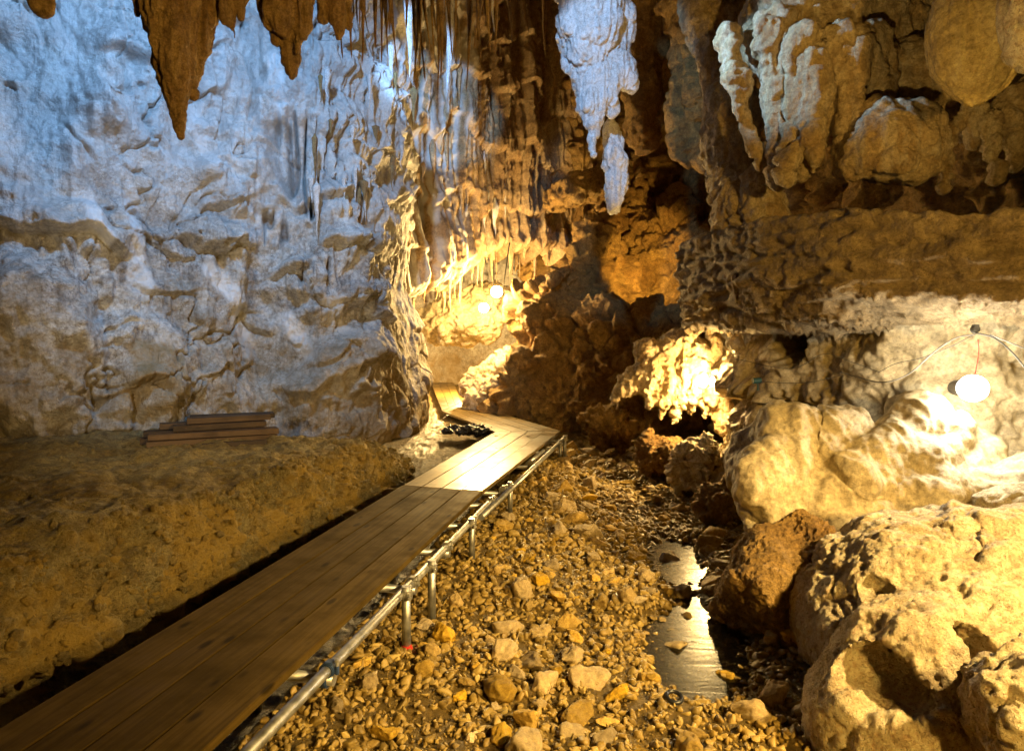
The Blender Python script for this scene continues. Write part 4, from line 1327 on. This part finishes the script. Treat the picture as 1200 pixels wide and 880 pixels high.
def stone(x, y, s, sink=0.3, label=None, group=None, me=None):
    o = link('stone', me or PROTO[int(rng.integers(len(PROTO)))])
    o.location = (x, y, float(gz(np.array([x]), np.array([y]))[0]) + s * 0.55 - s * sink)
    o.rotation_euler = (rng.uniform(-0.5, 0.5), rng.uniform(-0.5, 0.5), rng.uniform(0, 6.28))
    o.scale = (s, s * rng.uniform(0.8, 1.1), s * rng.uniform(0.75, 1.1))
    placed.append((x, y, s))
    return tag(o, label, 'stone', group)


def on_ground(px, py):
    z = 0.05
    for _ in range(4):
        dirn = at(px, py, 1.0) - CAM
        k = (z - CAM[2]) / dirn[2]
        p = CAM + dirn * k
        z = float(gz(p[:1], p[1:2])[0])
    return p


NAMED = [(583, 815, 30, 'largest pale angular stone at the near end of the streambed'), (690, 800, 30, 'pale wedge-shaped stone left of the bright pool among smaller rubble'),
         (640, 805, 26, 'yellow stone wedged between two larger pale stones near the viewer'), (632, 745, 22, 'flat pale stone standing on edge below the boardwalk poles'),
         (668, 735, 18, 'squarish yellow stone in the heap left of the pool'), (655, 705, 20, 'tall yellow stone at the top of the heap left of the pool'),
         (705, 712, 17, 'rounded yellow-brown stone close to the left bank of the pool'), (735, 704, 16, 'ochre stone at the left bank beside the narrow of the pool'),
         (760, 798, 20, 'bright yellow stone at the foot of the pool'), (945, 760, 32, 'yellow boulder-like stone wedged under the cream boulder'),
         (905, 752, 22, 'flat olive stone in front of the brown tilted boulder'), (842, 730, 20, 'brown rounded stone standing in the bright pool'),
         (800, 702, 16, 'dark wedge stone at the left bank of the pool narrow'), (835, 690, 26, 'dark wet stone between the pool and the brown tilted boulder'),
         (692, 535, 14, 'big pale stone at the far end of the streambed'), (634, 685, 16, 'cream stone below the farther boardwalk pole'), (590, 770, 22, 'olive stone half buried in the gravel near the boardwalk'),
         (710, 870, 26, 'yellow stone cut by the lower edge near the streambed middle'), (620, 850, 24, 'long pale stone lying along the near streambed'),
         (815, 865, 18, 'ochre stone near the shaded foot of the cream boulder'), (850, 800, 18, 'brown flat stone at the right bank of the pool'), (745, 655, 16, 'grey-green stone at the water edge of the upper stream'),
         (620, 545, 14, 'angular stone beside the last boardwalk pole'), (880, 840, 26, 'shaded dark stone beside the cream boulder'), (455, 605 + 148, 9, 'small cream stone under the boardwalk pipe'),
         (700, 640, 16, 'grey-brown rounded stone in the middle of the streambed'), (655, 625, 15, 'tan blocky stone in the middle of the streambed'), (770, 590, 14, 'rusty stone beside the upper stream')]
for px, py, sz, lab in NAMED:
    p = on_ground(px, py)
    s = sz / F * p[1]
    stone(p[0], p[1], s, 0.25, lab)

BINS = {}
for k in range(26):
    y = rng.uniform(4.3, 9.0); x = np.interp(y, STREAM[:, 1], STREAM[:, 0]) + rng.choice([-1, 1]) * rng.uniform(0.15, 0.5)
    stone(x, y, rng.uniform(0.05, 0.12), 0.25, 'wet brown stone poking out of the shallow stream water', 'stones standing in the stream')
n_try = 0
while len(placed) < 330 and n_try < 6000:
    n_try += 1
    y = 2.6 + 10.5 * rng.random() ** 1.5
    x = rng.uniform(right_edge(y) - 0.1, np.interp(y, [2.5, 5, 7, 9, 13], [1.9, 1.9, 2.6, 2.7, 2.2]))
    mid = math.exp(-((x - (0.25 + 0.1 * (y - 4))) / 0.55) ** 2)
    if rng.random() > 0.22 + 0.78 * mid:
        continue
    s = (0.05 + 0.14 * rng.random() ** 2.2) * (0.8 + 0.5 * mid)
    if any((x - a) ** 2 + (y - b) ** 2 < (0.75 * (s + c_)) ** 2 for a, b, c_ in placed):
        continue
    dw = np.min(np.hypot(STREAM[:, 0] - x, STREAM[:, 1] - y) - HALF)
    if dw < -0.05 and rng.random() < 0.85:
        continue
    size = 'fist-sized' if s < 0.07 else 'head-sized'
    if dw < 0.2:
        where = 'at the water edge of the stream' if y > 6 else 'at the edge of the bright pool'
    elif x - right_edge(y) < 0.45:
        where = 'in the gravel below the boardwalk pipe'
    elif y > 8:
        where = 'on the far half of the streambed'
    else:
        where = 'on the near half of the streambed'
    g = f'{size} stones {where}'
    stone(x, y, s, 0.32, f'{size} angular limestone stone lying {where}', g)

# stones on the far bank of the stream and at foot of the dark mass
for k in range(60):
    y = rng.uniform(6.0, 13.5); x = rng.uniform(np.interp(y, [6, 9, 13.5], [1.9, 2.0, 0.6]), np.interp(y, [6, 9, 13.5], [2.6, 3.0, 2.4]))
    stone(x, y, rng.uniform(0.06, 0.2), 0.3, 'dark rough stone piled on the far bank under the dripstone', 'stones piled under the dripstone')


def gravel_build():
    ico = bmesh.new()
    bmesh.ops.create_icosphere(ico, subdivisions=2, radius=1)
    base = np.array([v.co for v in ico.verts], np.float32)
    tri = np.array([[v.index for v in f.verts] for f in ico.faces], np.int32)
    ico.free()
    kinds = []
    for k in range(16):
        r = np.random.default_rng(60 + k)
        d = r.normal(size=(11, 3)); d /= np.linalg.norm(d, axis=1)[:, None]
        b = base.copy()
        for q in d:                      # knock flats off the pebble
            h = b @ q; lim = r.uniform(0.3, 0.7)
            b -= np.where(h > lim, h - lim, 0)[:, None] * q
        kinds.append((b * r.uniform(0.75, 1.5, 3) * (1.1, 0.9, 0.75)).astype(np.float32))
    N = 34000
    y = 2.5 + 10 * rng.random(N) ** 1.8
    x = rng.uniform(-1.9, 2.7, N)
    s = 0.007 + 0.040 * rng.random(N) ** 2.5
    s *= np.interp(y, [2.5, 6, 13], [0.85, 1.3, 2.0])
    ok = x > right_edge(y) - 0.35
    x, y, s = x[ok], y[ok], s[ok]
    z = gz(x, y) + s * 0.25
    V, T = [], []
    for i in range(len(x)):
        a = rng.uniform(0, 6.28, 3)
        R = np.array(Matrix.Rotation(a[0], 3, 'Z') @ Matrix.Rotation(0.6 * math.sin(a[1]), 3, 'X') @ Matrix.Rotation(0.6 * math.sin(a[2]), 3, 'Y'), np.float32)
        V.append(kinds[i % 16] @ R.T * s[i] + np.array([x[i], y[i], z[i]], np.float32))
        T.append(tri + i * len(base))
    me = mesh_np('gravel', np.concatenate(V), np.concatenate(T), smooth=False)
    for nm, arr in (('calcite', rng.random(len(x)) ** 2.2), ('ochre', 0.7 * rng.random(len(x)) ** 2)):
        at_ = me.attributes.new(nm, 'FLOAT', 'POINT')
        at_.data.foreach_set('value', np.repeat(arr, len(base)).astype(np.float32))
    tag(link('gravel', me, M_GRAVEL), 'loose gravel covering the cave floor beside the boardwalk', 'gravel', kind='stuff')


gravel_build()

# ------------------------------------------------------------------ boardwalk
ZD = 0.55
WALK = empty('boardwalk', (-0.8, 6, ZD))
tag(WALK, 'wet wooden boardwalk on steel scaffold pipes winding into the lit passage', 'boardwalk')
bpy.context.view_layer.update()


def quad_board(c, th, name, mat, parent=None, nudge=0.0):
    """A board from four top corners (near left, near right, far right, far left); local Y runs along it."""
    c = np.array(c, float)
    mid = c.mean(0)
    ax = (c[2] + c[3] - c[0] - c[1]) / 2
    ang = math.atan2(-ax[0], ax[1])
    rot = Matrix.Rotation(ang, 4, 'Z')
    inv = np.array(rot.to_3x3().inverted())
    loc = (c - mid) @ inv.T
    bm = bmesh.new()
    top = [bm.verts.new(q) for q in loc]
    low = [bm.verts.new((q[0], q[1], q[2] - th)) for q in loc]
    bm.faces.new(top); bm.faces.new(low[::-1])
    for i in range(4):
        j = (i + 1) % 4
        bm.faces.new((top[i], low[i], low[j], top[j]))
    bmesh.ops.recalc_face_normals(bm, faces=bm.faces[:])
    bmesh.ops.bevel(bm, geom=bm.edges[:], offset=0.004, segments=2, affect='EDGES')
    me = bpy.data.meshes.new(name); bm.to_mesh(me); bm.free()
    o = link(name, me, mat)
    w = Matrix.Translation((mid[0], mid[1], mid[2] + nudge)) @ rot
    if parent is not None:
        o.parent = parent
        w = Matrix.Translation(-parent.location) @ w
    o.matrix_local = w
    return o


def deck(L0, L1, R0, R1, n, mat=None):
    L0, L1, R0, R1 = (np.array([*q, ZD]) for q in (L0, L1, R0, R1))
    for k in range(n):
        a, b = k / n, (k + 1) / n
        g = 0.0035 / 0.95
        p = lambda s, A, B: A + (B - A) * s
        quad_board([p(a + g, L0, R0), p(b - g, L0, R0), p(b - g, L1, R1), p(a + g, L1, R1)], 0.045, 'deck_board', mat or M_DECK, WALK, rng.uniform(-0.003, 0.003))


deck((-2.62, 0.4), (-2.235, 2.55), (-1.70, 0.35), (-1.275, 2.5), 4, M_DRYDECK)
deck((-2.23, 2.56), (-1.265, 7.55), (-1.27, 2.51), (-0.335, 7.26), 4, M_DRYDECK)
deck((-1.255, 7.57), (-0.31, 12.1), (-0.325, 7.28), (0.9, 12.22), 4)
deck((-0.315, 12.12), (-1.65, 15.72), (0.895, 12.245), (-1.38, 18.1), 4)
deck((-1.66, 15.75), (-3.25, 26.6), (-1.395, 18.13), (-2.35, 26.8), 3)


def tube(name, pts, r, mat, parent=None, seg=14, smooth_path=False):
    pts = np.array(pts, float)
    if smooth_path:
        pts, _ = spline(pts, 0.03)
    t = np.gradient(pts, axis=0); t /= np.linalg.norm(t, axis=1)[:, None]
    up = np.where(np.abs(t[:, 2:3]) > 0.9, np.array([[1.0, 0, 0]]), np.array([[0, 0, 1.0]]))
    s = np.cross(t, up); s /= np.linalg.norm(s, axis=1)[:, None]
    w = np.cross(s, t)
    a = np.linspace(0, 2 * math.pi, seg, endpoint=False)
    ring = pts[:, None] + r * (np.cos(a)[None, :, None] * s[:, None] + np.sin(a)[None, :, None] * w[:, None])
    v = ring.reshape(-1, 3)
    n = len(pts)
    i, j = np.meshgrid(np.arange(n - 1), np.arange(seg), indexing='ij')
    q = np.stack([i * seg + j, i * seg + (j + 1) % seg, (i + 1) * seg + (j + 1) % seg, (i + 1) * seg + j], -1).reshape(-1, 4)
    base = np.array(parent.location) if parent is not None else 0
    bm = bmesh.new()
    vs = [bm.verts.new(x) for x in v - base]
    for f in q:
        bm.faces.new([vs[k] for k in f]).smooth = True
    bm.faces.new(vs[:seg]); bm.faces.new(vs[-seg:][::-1])
    bmesh.ops.recalc_face_normals(bm, faces=bm.faces[:])
    me = bpy.data.meshes.new(name); bm.to_mesh(me); bm.free()
    return link(name, me, mat, parent)


def rail(y, off=0.11):
    return right_edge(y) + off


PZ = 0.46
tube('scaffold_pipe', [(rail(0.9), 0.9, PZ), (rail(4.0), 4.0, PZ), (rail(7.35), 7.35, PZ)], 0.031, M_STEEL, WALK)
tube('scaffold_pipe', [(rail(6.55) + 0.055, 6.55, PZ - 0.012), (rail(12.1), 12.1, PZ)], 0.031, M_STEEL, WALK)
tube('scaffold_pipe', [(rail(9.4, 0.02), 9.4, PZ + 0.005), (rail(10.5, 0.02), 10.5, PZ + 0.005)], 0.031, M_STEEL, WALK)


def join_boxes(name, specs, mat, parent, bev=0.004):
    """One coupler: boxes and short cylinders in one mesh; specs are ('box'|'cyl', location, size, axis)."""
    bm = bmesh.new()
    for typ, loc, size, ax in specs:
        if typ == 'box':
            r = bmesh.ops.create_cube(bm, size=1.0, matrix=Matrix.Translation(loc) @ Matrix.Rotation(ax, 4, 'Z') @ Matrix.Diagonal((*size, 1)))
        else:
            rot = Vector((0, 0, 1)).rotation_difference(Vector(ax)).to_matrix().to_4x4()
            r = bmesh.ops.create_cone(bm, cap_ends=True, segments=18, radius1=size[0], radius2=size[0], depth=size[1], matrix=Matrix.Translation(loc) @ rot)
    bmesh.ops.bevel(bm, geom=[e for e in bm.edges if e.calc_face_angle(0) > 0.6], offset=bev, segments=2, affect='EDGES')
    for f in bm.faces:
        f.smooth = False
    me = bpy.data.meshes.new(name); bm.to_mesh(me); bm.free()
    o = link(name, me, mat, parent)
    return o


def coupler(y, mat=M_CLAMP, stub=True, post=False, off=0.11):
    x = rail(y, off)
    dx = right_edge(y + 0.5) - right_edge(y - 0.5)
    t = Vector((dx, 1, 0)).normalized(); s = Vector((t.y, -t.x, 0))
    P = Vector((x, y, PZ)) - WALK.location
    specs = [('cyl', P, (0.043, 0.05), t), ('cyl', P - s * 0.02 + Vector((0, 0, -0.055)), (0.043, 0.05), s), ('box', P + Vector((0, 0, 0.04)) + s * 0.01, (0.05, 0.045, 0.02), math.atan2(t.y, t.x)),
             ('cyl', P + s * 0.052 + Vector((0, 0, 0.005)), (0.012, 0.05), (0, 0, 1)), ('box', P + s * 0.045, (0.03, 0.03, 0.025), math.atan2(t.y, t.x))]
    c_ = join_boxes('coupler', specs, mat, WALK)
    b = join_boxes('bolt', [('cyl', P + s * 0.052 + Vector((0, 0, 0.04)), (0.009, 0.05), (0, 0, 1)), ('cyl', P + s * 0.052 + Vector((0, 0, 0.055)), (0.015, 0.016), (0, 0, 1))], M_STEEL, c_, 0.002)
    if stub:
        A = Vector((x, y, PZ - 0.052)) + s * 0.035
        B = A - s * 1.15
        tube('scaffold_transom', [A, B], 0.031, M_STEEL, WALK)


def post(px, py_top, foot_py, y, cap=False, off=0.15):
    x = rail(y, off)
    zf = float(gz(np.array([x]), np.array([y]))[0]) - 0.05
    tube('scaffold_post', [(x, y, PZ + 0.06), (x, y, zf)], 0.031, M_STEEL, WALK)
    P = Vector((x, y, PZ)) - WALK.location
    c_ = join_boxes('coupler', [('cyl', P + Vector((0, 0, 0.0)), (0.044, 0.06), (0, 0, 1)), ('box', P + Vector((-0.03, 0, 0)), (0.06, 0.045, 0.05), 0.2), ('box', P + Vector((0.02, -0.035, 0)), (0.03, 0.03, 0.04), 0.2)], M_CLAMP, WALK)
    join_boxes('bolt', [('cyl', P + Vector((0.03, -0.055, 0)), (0.009, 0.05), (0.4, -1, 0)), ('cyl', P + Vector((0.035, -0.075, 0)), (0.014, 0.015), (0.4, -1, 0))], M_STEEL, c_, 0.002)
    if cap:
        bm = bmesh.new()
        bmesh.ops.create_cone(bm, cap_ends=True, segments=20, radius1=0.045, radius2=0.03, depth=0.05, matrix=Matrix.Translation(Vector((x, y, zf + 0.065)) - WALK.location) @ Matrix.Rotation(0.25, 4, 'X'))
        bmesh.ops.bevel(bm, geom=bm.edges[:], offset=0.005, segments=2, affect='EDGES')
        me = bpy.data.meshes.new('foot_cap'); bm.to_mesh(me); bm.free()
        tag(link('foot_cap', me, M_RED, WALK), 'red plastic cap at the foot of the nearest post')


coupler(3.45, M_BLUE)
coupler(4.72)
coupler(5.55)
coupler(6.35)
coupler(7.15)
coupler(7.75, off=0.1)
coupler(9.4, off=0.07)
coupler(10.6, off=0.07)
coupler(11.9)
post(475, 690, 775, 4.5, cap=True)
post(498, 665, 730, 5.05)
post(553, 615, 660, 6.25)
post(600, 572, 608, 7.9)
post(652, 520, 548, 11.3)
post(657, 520, 548, 11.75)
# posts on the hidden side
for y in (4.6, 7.4, 10.5):
    x = right_edge(y) - 0.95
    tube('scaffold_post', [(x, y, PZ), (x, y, float(gz(np.array([x]), np.array([y]))[0]) - 0.05)], 0.031, M_STEEL, WALK)
tube('scaffold_pipe', [(right_edge(0.9) - 0.85, 0.9, PZ - 0.06), (right_edge(7.0) - 0.85, 7.0, PZ - 0.06), (right_edge(11.6) - 1.0, 11.6, PZ - 0.06)], 0.031, M_STEEL, WALK)

# ------------------------------------------------------------------ pile of old planks on the ledge
def surf_z(x, y):
    dist = max(0.0, -x - 2.6)
    return 0.82 + 0.035 * dist


PG = 'old planks stacked on the ledge'
A0 = np.array([-5.0, 9.0]); B0 = np.array([-3.55, 9.75])
ax = (B0 - A0) / np.linalg.norm(B0 - A0); sd = np.array([-ax[1], ax[0]])
zb = 0.86
PL = [(0.0, 1.55, -0.30, 0.0, 0.0, 0.26, 'bottom front plank of the old timber pile on the ledge'), (-0.05, 1.6, 0.05, 0.0, 0.03, 0.26, 'bottom middle plank of the old timber pile on the ledge'),
      (0.05, 1.5, 0.36, 0.0, -0.03, 0.26, 'bottom rear plank of the old timber pile against the pale wall'),
      (0.10, 1.5, -0.20, 0.062, -0.02, 0.27, 'second-layer plank with a bright orange-brown edge in the old timber pile'), (0.0, 1.45, 0.14, 0.062, 0.05, 0.25, 'second-layer middle plank of the old timber pile'),
      (0.18, 1.3, 0.42, 0.062, 0.0, 0.24, 'second-layer rear plank of the old timber pile'),
      (0.30, 1.35, -0.08, 0.124, 0.03, 0.27, 'third-layer front plank of the old timber pile'), (0.28, 1.3, 0.24, 0.124, 0.02, 0.25, 'third-layer rear plank of the old timber pile'),
      (0.48, 1.2, 0.02, 0.186, 0.02, 0.26, 'topmost front plank of the old timber pile'), (0.55, 1.1, 0.32, 0.186, -0.02, 0.25, 'topmost rear plank of the old timber pile'),
      (0.7, 0.85, -0.52, -0.03, -0.08, 0.1, 'narrow orange lath lying in front of the old timber pile')]
for s0, ln, so, dz, tw, wd, lab in PL:
    s0 += float(rng.uniform(-0.1, 0.1)); ln += float(rng.uniform(-0.15, 0.15)); tw += float(rng.uniform(-0.05, 0.05))
    a = A0 + ax * s0 + sd * so; b = a + ax * ln + sd * tw
    w = sd * wd / 2
    z = zb + 0.02 + dz * 1.35
    quad_board([[*(a + w), z], [*(a - w), z], [*(b - w), z], [*(b + w), z]], 0.074, 'plank', M_OLDWOOD)
    o = bpy.context.scene.objects[-1] if False else COL.objects[-1]
    tag(o, lab, 'plank', PG)

# ------------------------------------------------------------------ black plastic bag under the far bend, rubber ring
c = at(549, 505, 12.6)
rock('plastic_bag', body(lambda p: ell(p, c, (0.5, 0.3, 0.09)) + 0.1 * fbm(p * 3, 3), c - (0.9, 0.6, 0.4), c + (0.9, 0.6, 0.4), 0.03, lambda p, n: 0.05 * ridged(p * 6, 3)), M_BLACK,
     'crumpled shiny black plastic sheet in the gap beside the far boardwalk bend', 'plastic sheet')
p = on_ground(790, 822)
bm = bmesh.new()
R, r = 0.045, 0.013
vs = [[bm.verts.new(((R + r * math.cos(b)) * math.cos(a), (R + r * math.cos(b)) * math.sin(a), r * math.sin(b))) for b in np.linspace(0, 2 * math.pi, 10, endpoint=False)] for a in np.linspace(0, 2 * math.pi, 28, endpoint=False)]
for i in range(28):
    for j in range(10):
        bm.faces.new((vs[i][j], vs[(i + 1) % 28][j], vs[(i + 1) % 28][(j + 1) % 10], vs[i][(j + 1) % 10])).smooth = True
me = bpy.data.meshes.new('rubber_ring'); bm.to_mesh(me); bm.free()
o = link('rubber_ring', me, M_BLACK); o.location = (p[0], p[1], p[2] + 0.03); o.rotation_euler = (0.25, 0.1, 0)
tag(o, 'small black rubber ring lying on the streambed below the bright pool', 'ring')

# ------------------------------------------------------------------ lamps and cables
def lamp(loc, aim, rb, mat, label, power, col, group='cave lamps', radius=0.06, flex=None):
    t = empty('cave_lamp', loc)
    tag(t, label, 'lamp', group)
    a = Vector(aim) - Vector(loc); a.normalize()
    rot = Vector((0, 0, 1)).rotation_difference(a).to_matrix().to_4x4()
    bm = bmesh.new(); bmesh.ops.create_uvsphere(bm, u_segments=24, v_segments=14, radius=rb, matrix=rot @ Matrix.Diagonal((1, 1, 1.08, 1)))
    for f in bm.faces: f.smooth = True
    me = bpy.data.meshes.new('bulb'); bm.to_mesh(me); bm.free(); link('bulb', me, mat, t)
    bm = bmesh.new()
    bmesh.ops.create_cone(bm, cap_ends=True, segments=20, radius1=rb * 0.55, radius2=rb * 0.75, depth=rb * 1.6, matrix=rot @ Matrix.Translation((0, 0, -rb * 1.7)))
    bmesh.ops.bevel(bm, geom=bm.edges[:], offset=rb * 0.08, segments=2, affect='EDGES')
    me = bpy.data.meshes.new('socket'); bm.to_mesh(me); bm.free(); link('socket', me, M_HOUSING, t)
    if flex is not None:
        tube('flex', [Vector(loc) - a * rb * 2.2, Vector(loc) - a * rb * 4 + Vector((0, 0, 0.25)), Vector(loc) + Vector(flex)], 0.018, M_DARKCABLE, t, seg=8, smooth_path=True)
    ld = bpy.data.lights.new('lamp_light', 'POINT'); ld.energy = power; ld.color = col; ld.shadow_soft_size = rb * 1.4
    lo = bpy.data.objects.new('lamp_light', ld); COL.objects.link(lo)
    lo.location = loc
    return t


WARM = (1.0, 0.66, 0.24)
l1, l1b = at(582, 342, 15.9), at(567, 361, 16.3)
lamp(l1, l1 + (-0.3, -1, 0), 0.14, M_WARM, 'upper glaring warm lamp of the pair at the far passage', 2200, WARM, flex=(0.3, 1.7, 1.4))
lamp(l1b, l1b + (-0.5, -1, 0), 0.12, M_WARM, 'lower warm lamp of the pair at the far passage', 1200, WARM, flex=(0.2, 1.6, 1.5))
lamp(LAMP2, LAMP2 + (-0.5, -1, 0.2), 0.07, M_WARM, 'warm lamp beside the knobbly dripstone in the middle', 1300, WARM, radius=0.08)
LAMP3 = at(1140, 455, 5.5)
lamp(LAMP3, LAMP3 + (-0.1, -1, 0.05), 0.11, M_WHITE, 'bright white lamp on the recess wall under the rock shelf', 250, (1.0, 0.9, 0.7), radius=0.08)

J = at(1143, 386, 5.7)
bm = bmesh.new()
bmesh.ops.create_cone(bm, cap_ends=True, segments=16, radius1=0.035, radius2=0.03, depth=0.05, matrix=Matrix.Rotation(1.4, 4, 'X'))
bmesh.ops.create_cube(bm, size=0.045, matrix=Matrix.Translation((0, 0, 0.02)))
bmesh.ops.bevel(bm, geom=bm.edges[:], offset=0.005, segments=2, affect='EDGES')
me = bpy.data.meshes.new('cable_box'); bm.to_mesh(me); bm.free()
o = link('cable_box', me, M_DARKCABLE); o.location = J
tag(o, 'dark junction box fixed above the white lamp', 'junction box')
cab = lambda nm, pts, r, mat, lab: tag(tube(nm, [at(*q) for q in pts], r, mat, smooth_path=True, seg=8), lab, 'cable')
cab('cable', [(1143, 392, 5.68), (1120, 396, 5.65), (1095, 412, 5.7), (1065, 438, 5.8), (1035, 448, 5.9), (1005, 442, 6.2), (985, 436, 6.4)], 0.0055, M_CABLE, 'pale grey cable sweeping down left from the junction box')
cab('cable', [(1143, 390, 5.68), (1165, 396, 5.6), (1185, 412, 5.5), (1205, 436, 5.4), (1230, 470, 5.3)], 0.007, M_DARKCABLE, 'thick dark cable running down right from the junction box')
cab('cable', [(1140, 393, 5.7), (1110, 408, 5.8), (1078, 420, 5.9), (1050, 426, 6.0), (1030, 436, 6.1)], 0.003, M_DARKCABLE, 'thin dark cable sagging under the pale grey one')
cab('cable', [(1160, 392, 5.6), (1190, 404, 5.5), (1225, 418, 5.4)], 0.005, M_CABLE, 'thin grey cable leaving the recess at the frame edge')
cab('cable', [(1146, 398, 5.68), (1147, 412, 5.68), (1144, 432, 5.62), (1141, 446, 5.52)], 0.004, M_REDWIRE, 'thin red wire hanging from the junction box to the white lamp')
cab('cable', [(887, 446, 7.3), (905, 448, 7.2), (930, 449, 7.1), (955, 447, 6.9), (985, 440, 6.4)], 0.0035, M_DARKCABLE, 'dark cable running along the wall from the teal connector')
cab('cable', [(860, 420, 8.0), (925, 432, 7.2), (965, 415, 6.9), (1000, 425, 6.4), (1030, 436, 6.1)], 0.003, M_DARKCABLE, 'thin black cable looping over the dark hollow')
c = at(887, 446, 7.3)
bm = bmesh.new()
bmesh.ops.create_cone(bm, cap_ends=True, segments=16, radius1=0.035, radius2=0.028, depth=0.09, matrix=Matrix.Rotation(1.5, 4, 'Y'))
bmesh.ops.create_cone(bm, cap_ends=True, segments=12, radius1=0.012, radius2=0.008, depth=0.1, matrix=Matrix.Translation((0.01, 0, -0.06)))
bmesh.ops.bevel(bm, geom=bm.edges[:], offset=0.004, segments=2, affect='EDGES')
me = bpy.data.meshes.new('cable_connector'); bm.to_mesh(me); bm.free()
o = link('cable_connector', me, M_TEAL); o.location = c
tag(o, 'small teal cable connector hanging on the fluted wall right of the middle lamp', 'connector')


def spot(loc, aim, power, col, deg, blend, size):  # unseen spot, added without a fixture
    ld = bpy.data.lights.new('unseen_spot', 'SPOT'); ld.energy = power; ld.color = col; ld.spot_size = math.radians(deg); ld.spot_blend = blend; ld.shadow_soft_size = size
    o = bpy.data.objects.new('unseen_spot', ld); COL.objects.link(o)
    o.location = loc
    o.rotation_euler = (Vector(aim) - Vector(loc)).to_track_quat('-Z', 'Y').to_euler()
    return o


BLUE = (0.26, 0.54, 1.0)
spot((-2.7, 7.0, 7.6), (-5.2, 11.6, 5.4), 1650, BLUE, 96, 0.5, 0.12)
spot((-1.8, 6.6, 6.9), (-1.75, 15.5, 7.6), 5000, BLUE, 16, 0.3, 0.12)
spot((0.3, 6.2, 6.6), (1.5, 10.1, 6.0), 1000, BLUE, 40, 0.4, 0.08)
spot((0.2, 7.5, 6.3), (2.7, 7.4, 5.25), 1000, (0.36, 0.62, 1.0), 32, 0.6, 0.05)
spot((0.2, 1.0, 1.0), (3.9, 5.7, 5.1), 800, (1.0, 0.66, 0.2), 30, 0.9, 0.1)  # added to brighten the bulb stalactite from below
spot((-4.6, 3.4, 2.7), (-4.0, 11.0, 2.3), 620, (1.0, 0.84, 0.58), 60, 0.8, 0.1)  # added to brighten the lower part of the pale wall
FILL = (1.0, 0.60, 0.14)
spot((4.6, 1.4, 4.0), (1.2, 4.3, 0.0), 3800, (1.0, 0.68, 0.25), 58, 0.8, 0.12)
spot((3.2, -1.5, 2.9), (-1.9, 7.0, 1.7), 1900, FILL, 110, 0.8, 0.2)  # added warm fill from the front, out of view
spot((3.3, 14.4, 3.5), (3.2, 17.4, 4.2), 520, (1.0, 0.58, 0.13), 72, 0.5, 0.1)  # added unseen behind the dripstone to brighten the crag
pl = bpy.data.lights.new('unseen_passage_light', 'POINT'); pl.energy = 3200; pl.color = WARM; pl.shadow_soft_size = 0.1  # unseen light added deep in the passage, no lamp built
po = bpy.data.objects.new('unseen_passage_light', pl); COL.objects.link(po); po.location = (-1.2, 20.6, 2.0)

# ------------------------------------------------------------------ world, camera, render
w = bpy.data.worlds.new('World')
scene.world = w
w.use_nodes = True
bg = w.node_tree.nodes['Background']
bg.inputs[0].default_value = (1.0, 0.72, 0.42, 1)
bg.inputs[1].default_value = 0.012

cd = bpy.data.cameras.new('camera')
cd.sensor_width = 36
cd.lens = 36 * F / 1200
cd.clip_end = 200
co = bpy.data.objects.new('camera', cd)
COL.objects.link(co)
co.location = CAM
co.rotation_euler = (math.pi / 2 - PITCH, 0, 0)
scene.camera = co

scene.view_settings.view_transform = 'Standard'
scene.view_settings.look = 'None'
scene.view_settings.exposure = 0
scene.view_settings.gamma = 1
scene.render.engine = 'CYCLES'
cy = scene.cycles
cy.use_denoising = True
cy.max_bounces = 6
cy.diffuse_bounces = 3
cy.glossy_bounces = 3
cy.transmission_bounces = 4
cy.sample_clamp_indirect = 6
cy.caustics_reflective = False
cy.caustics_refractive = False
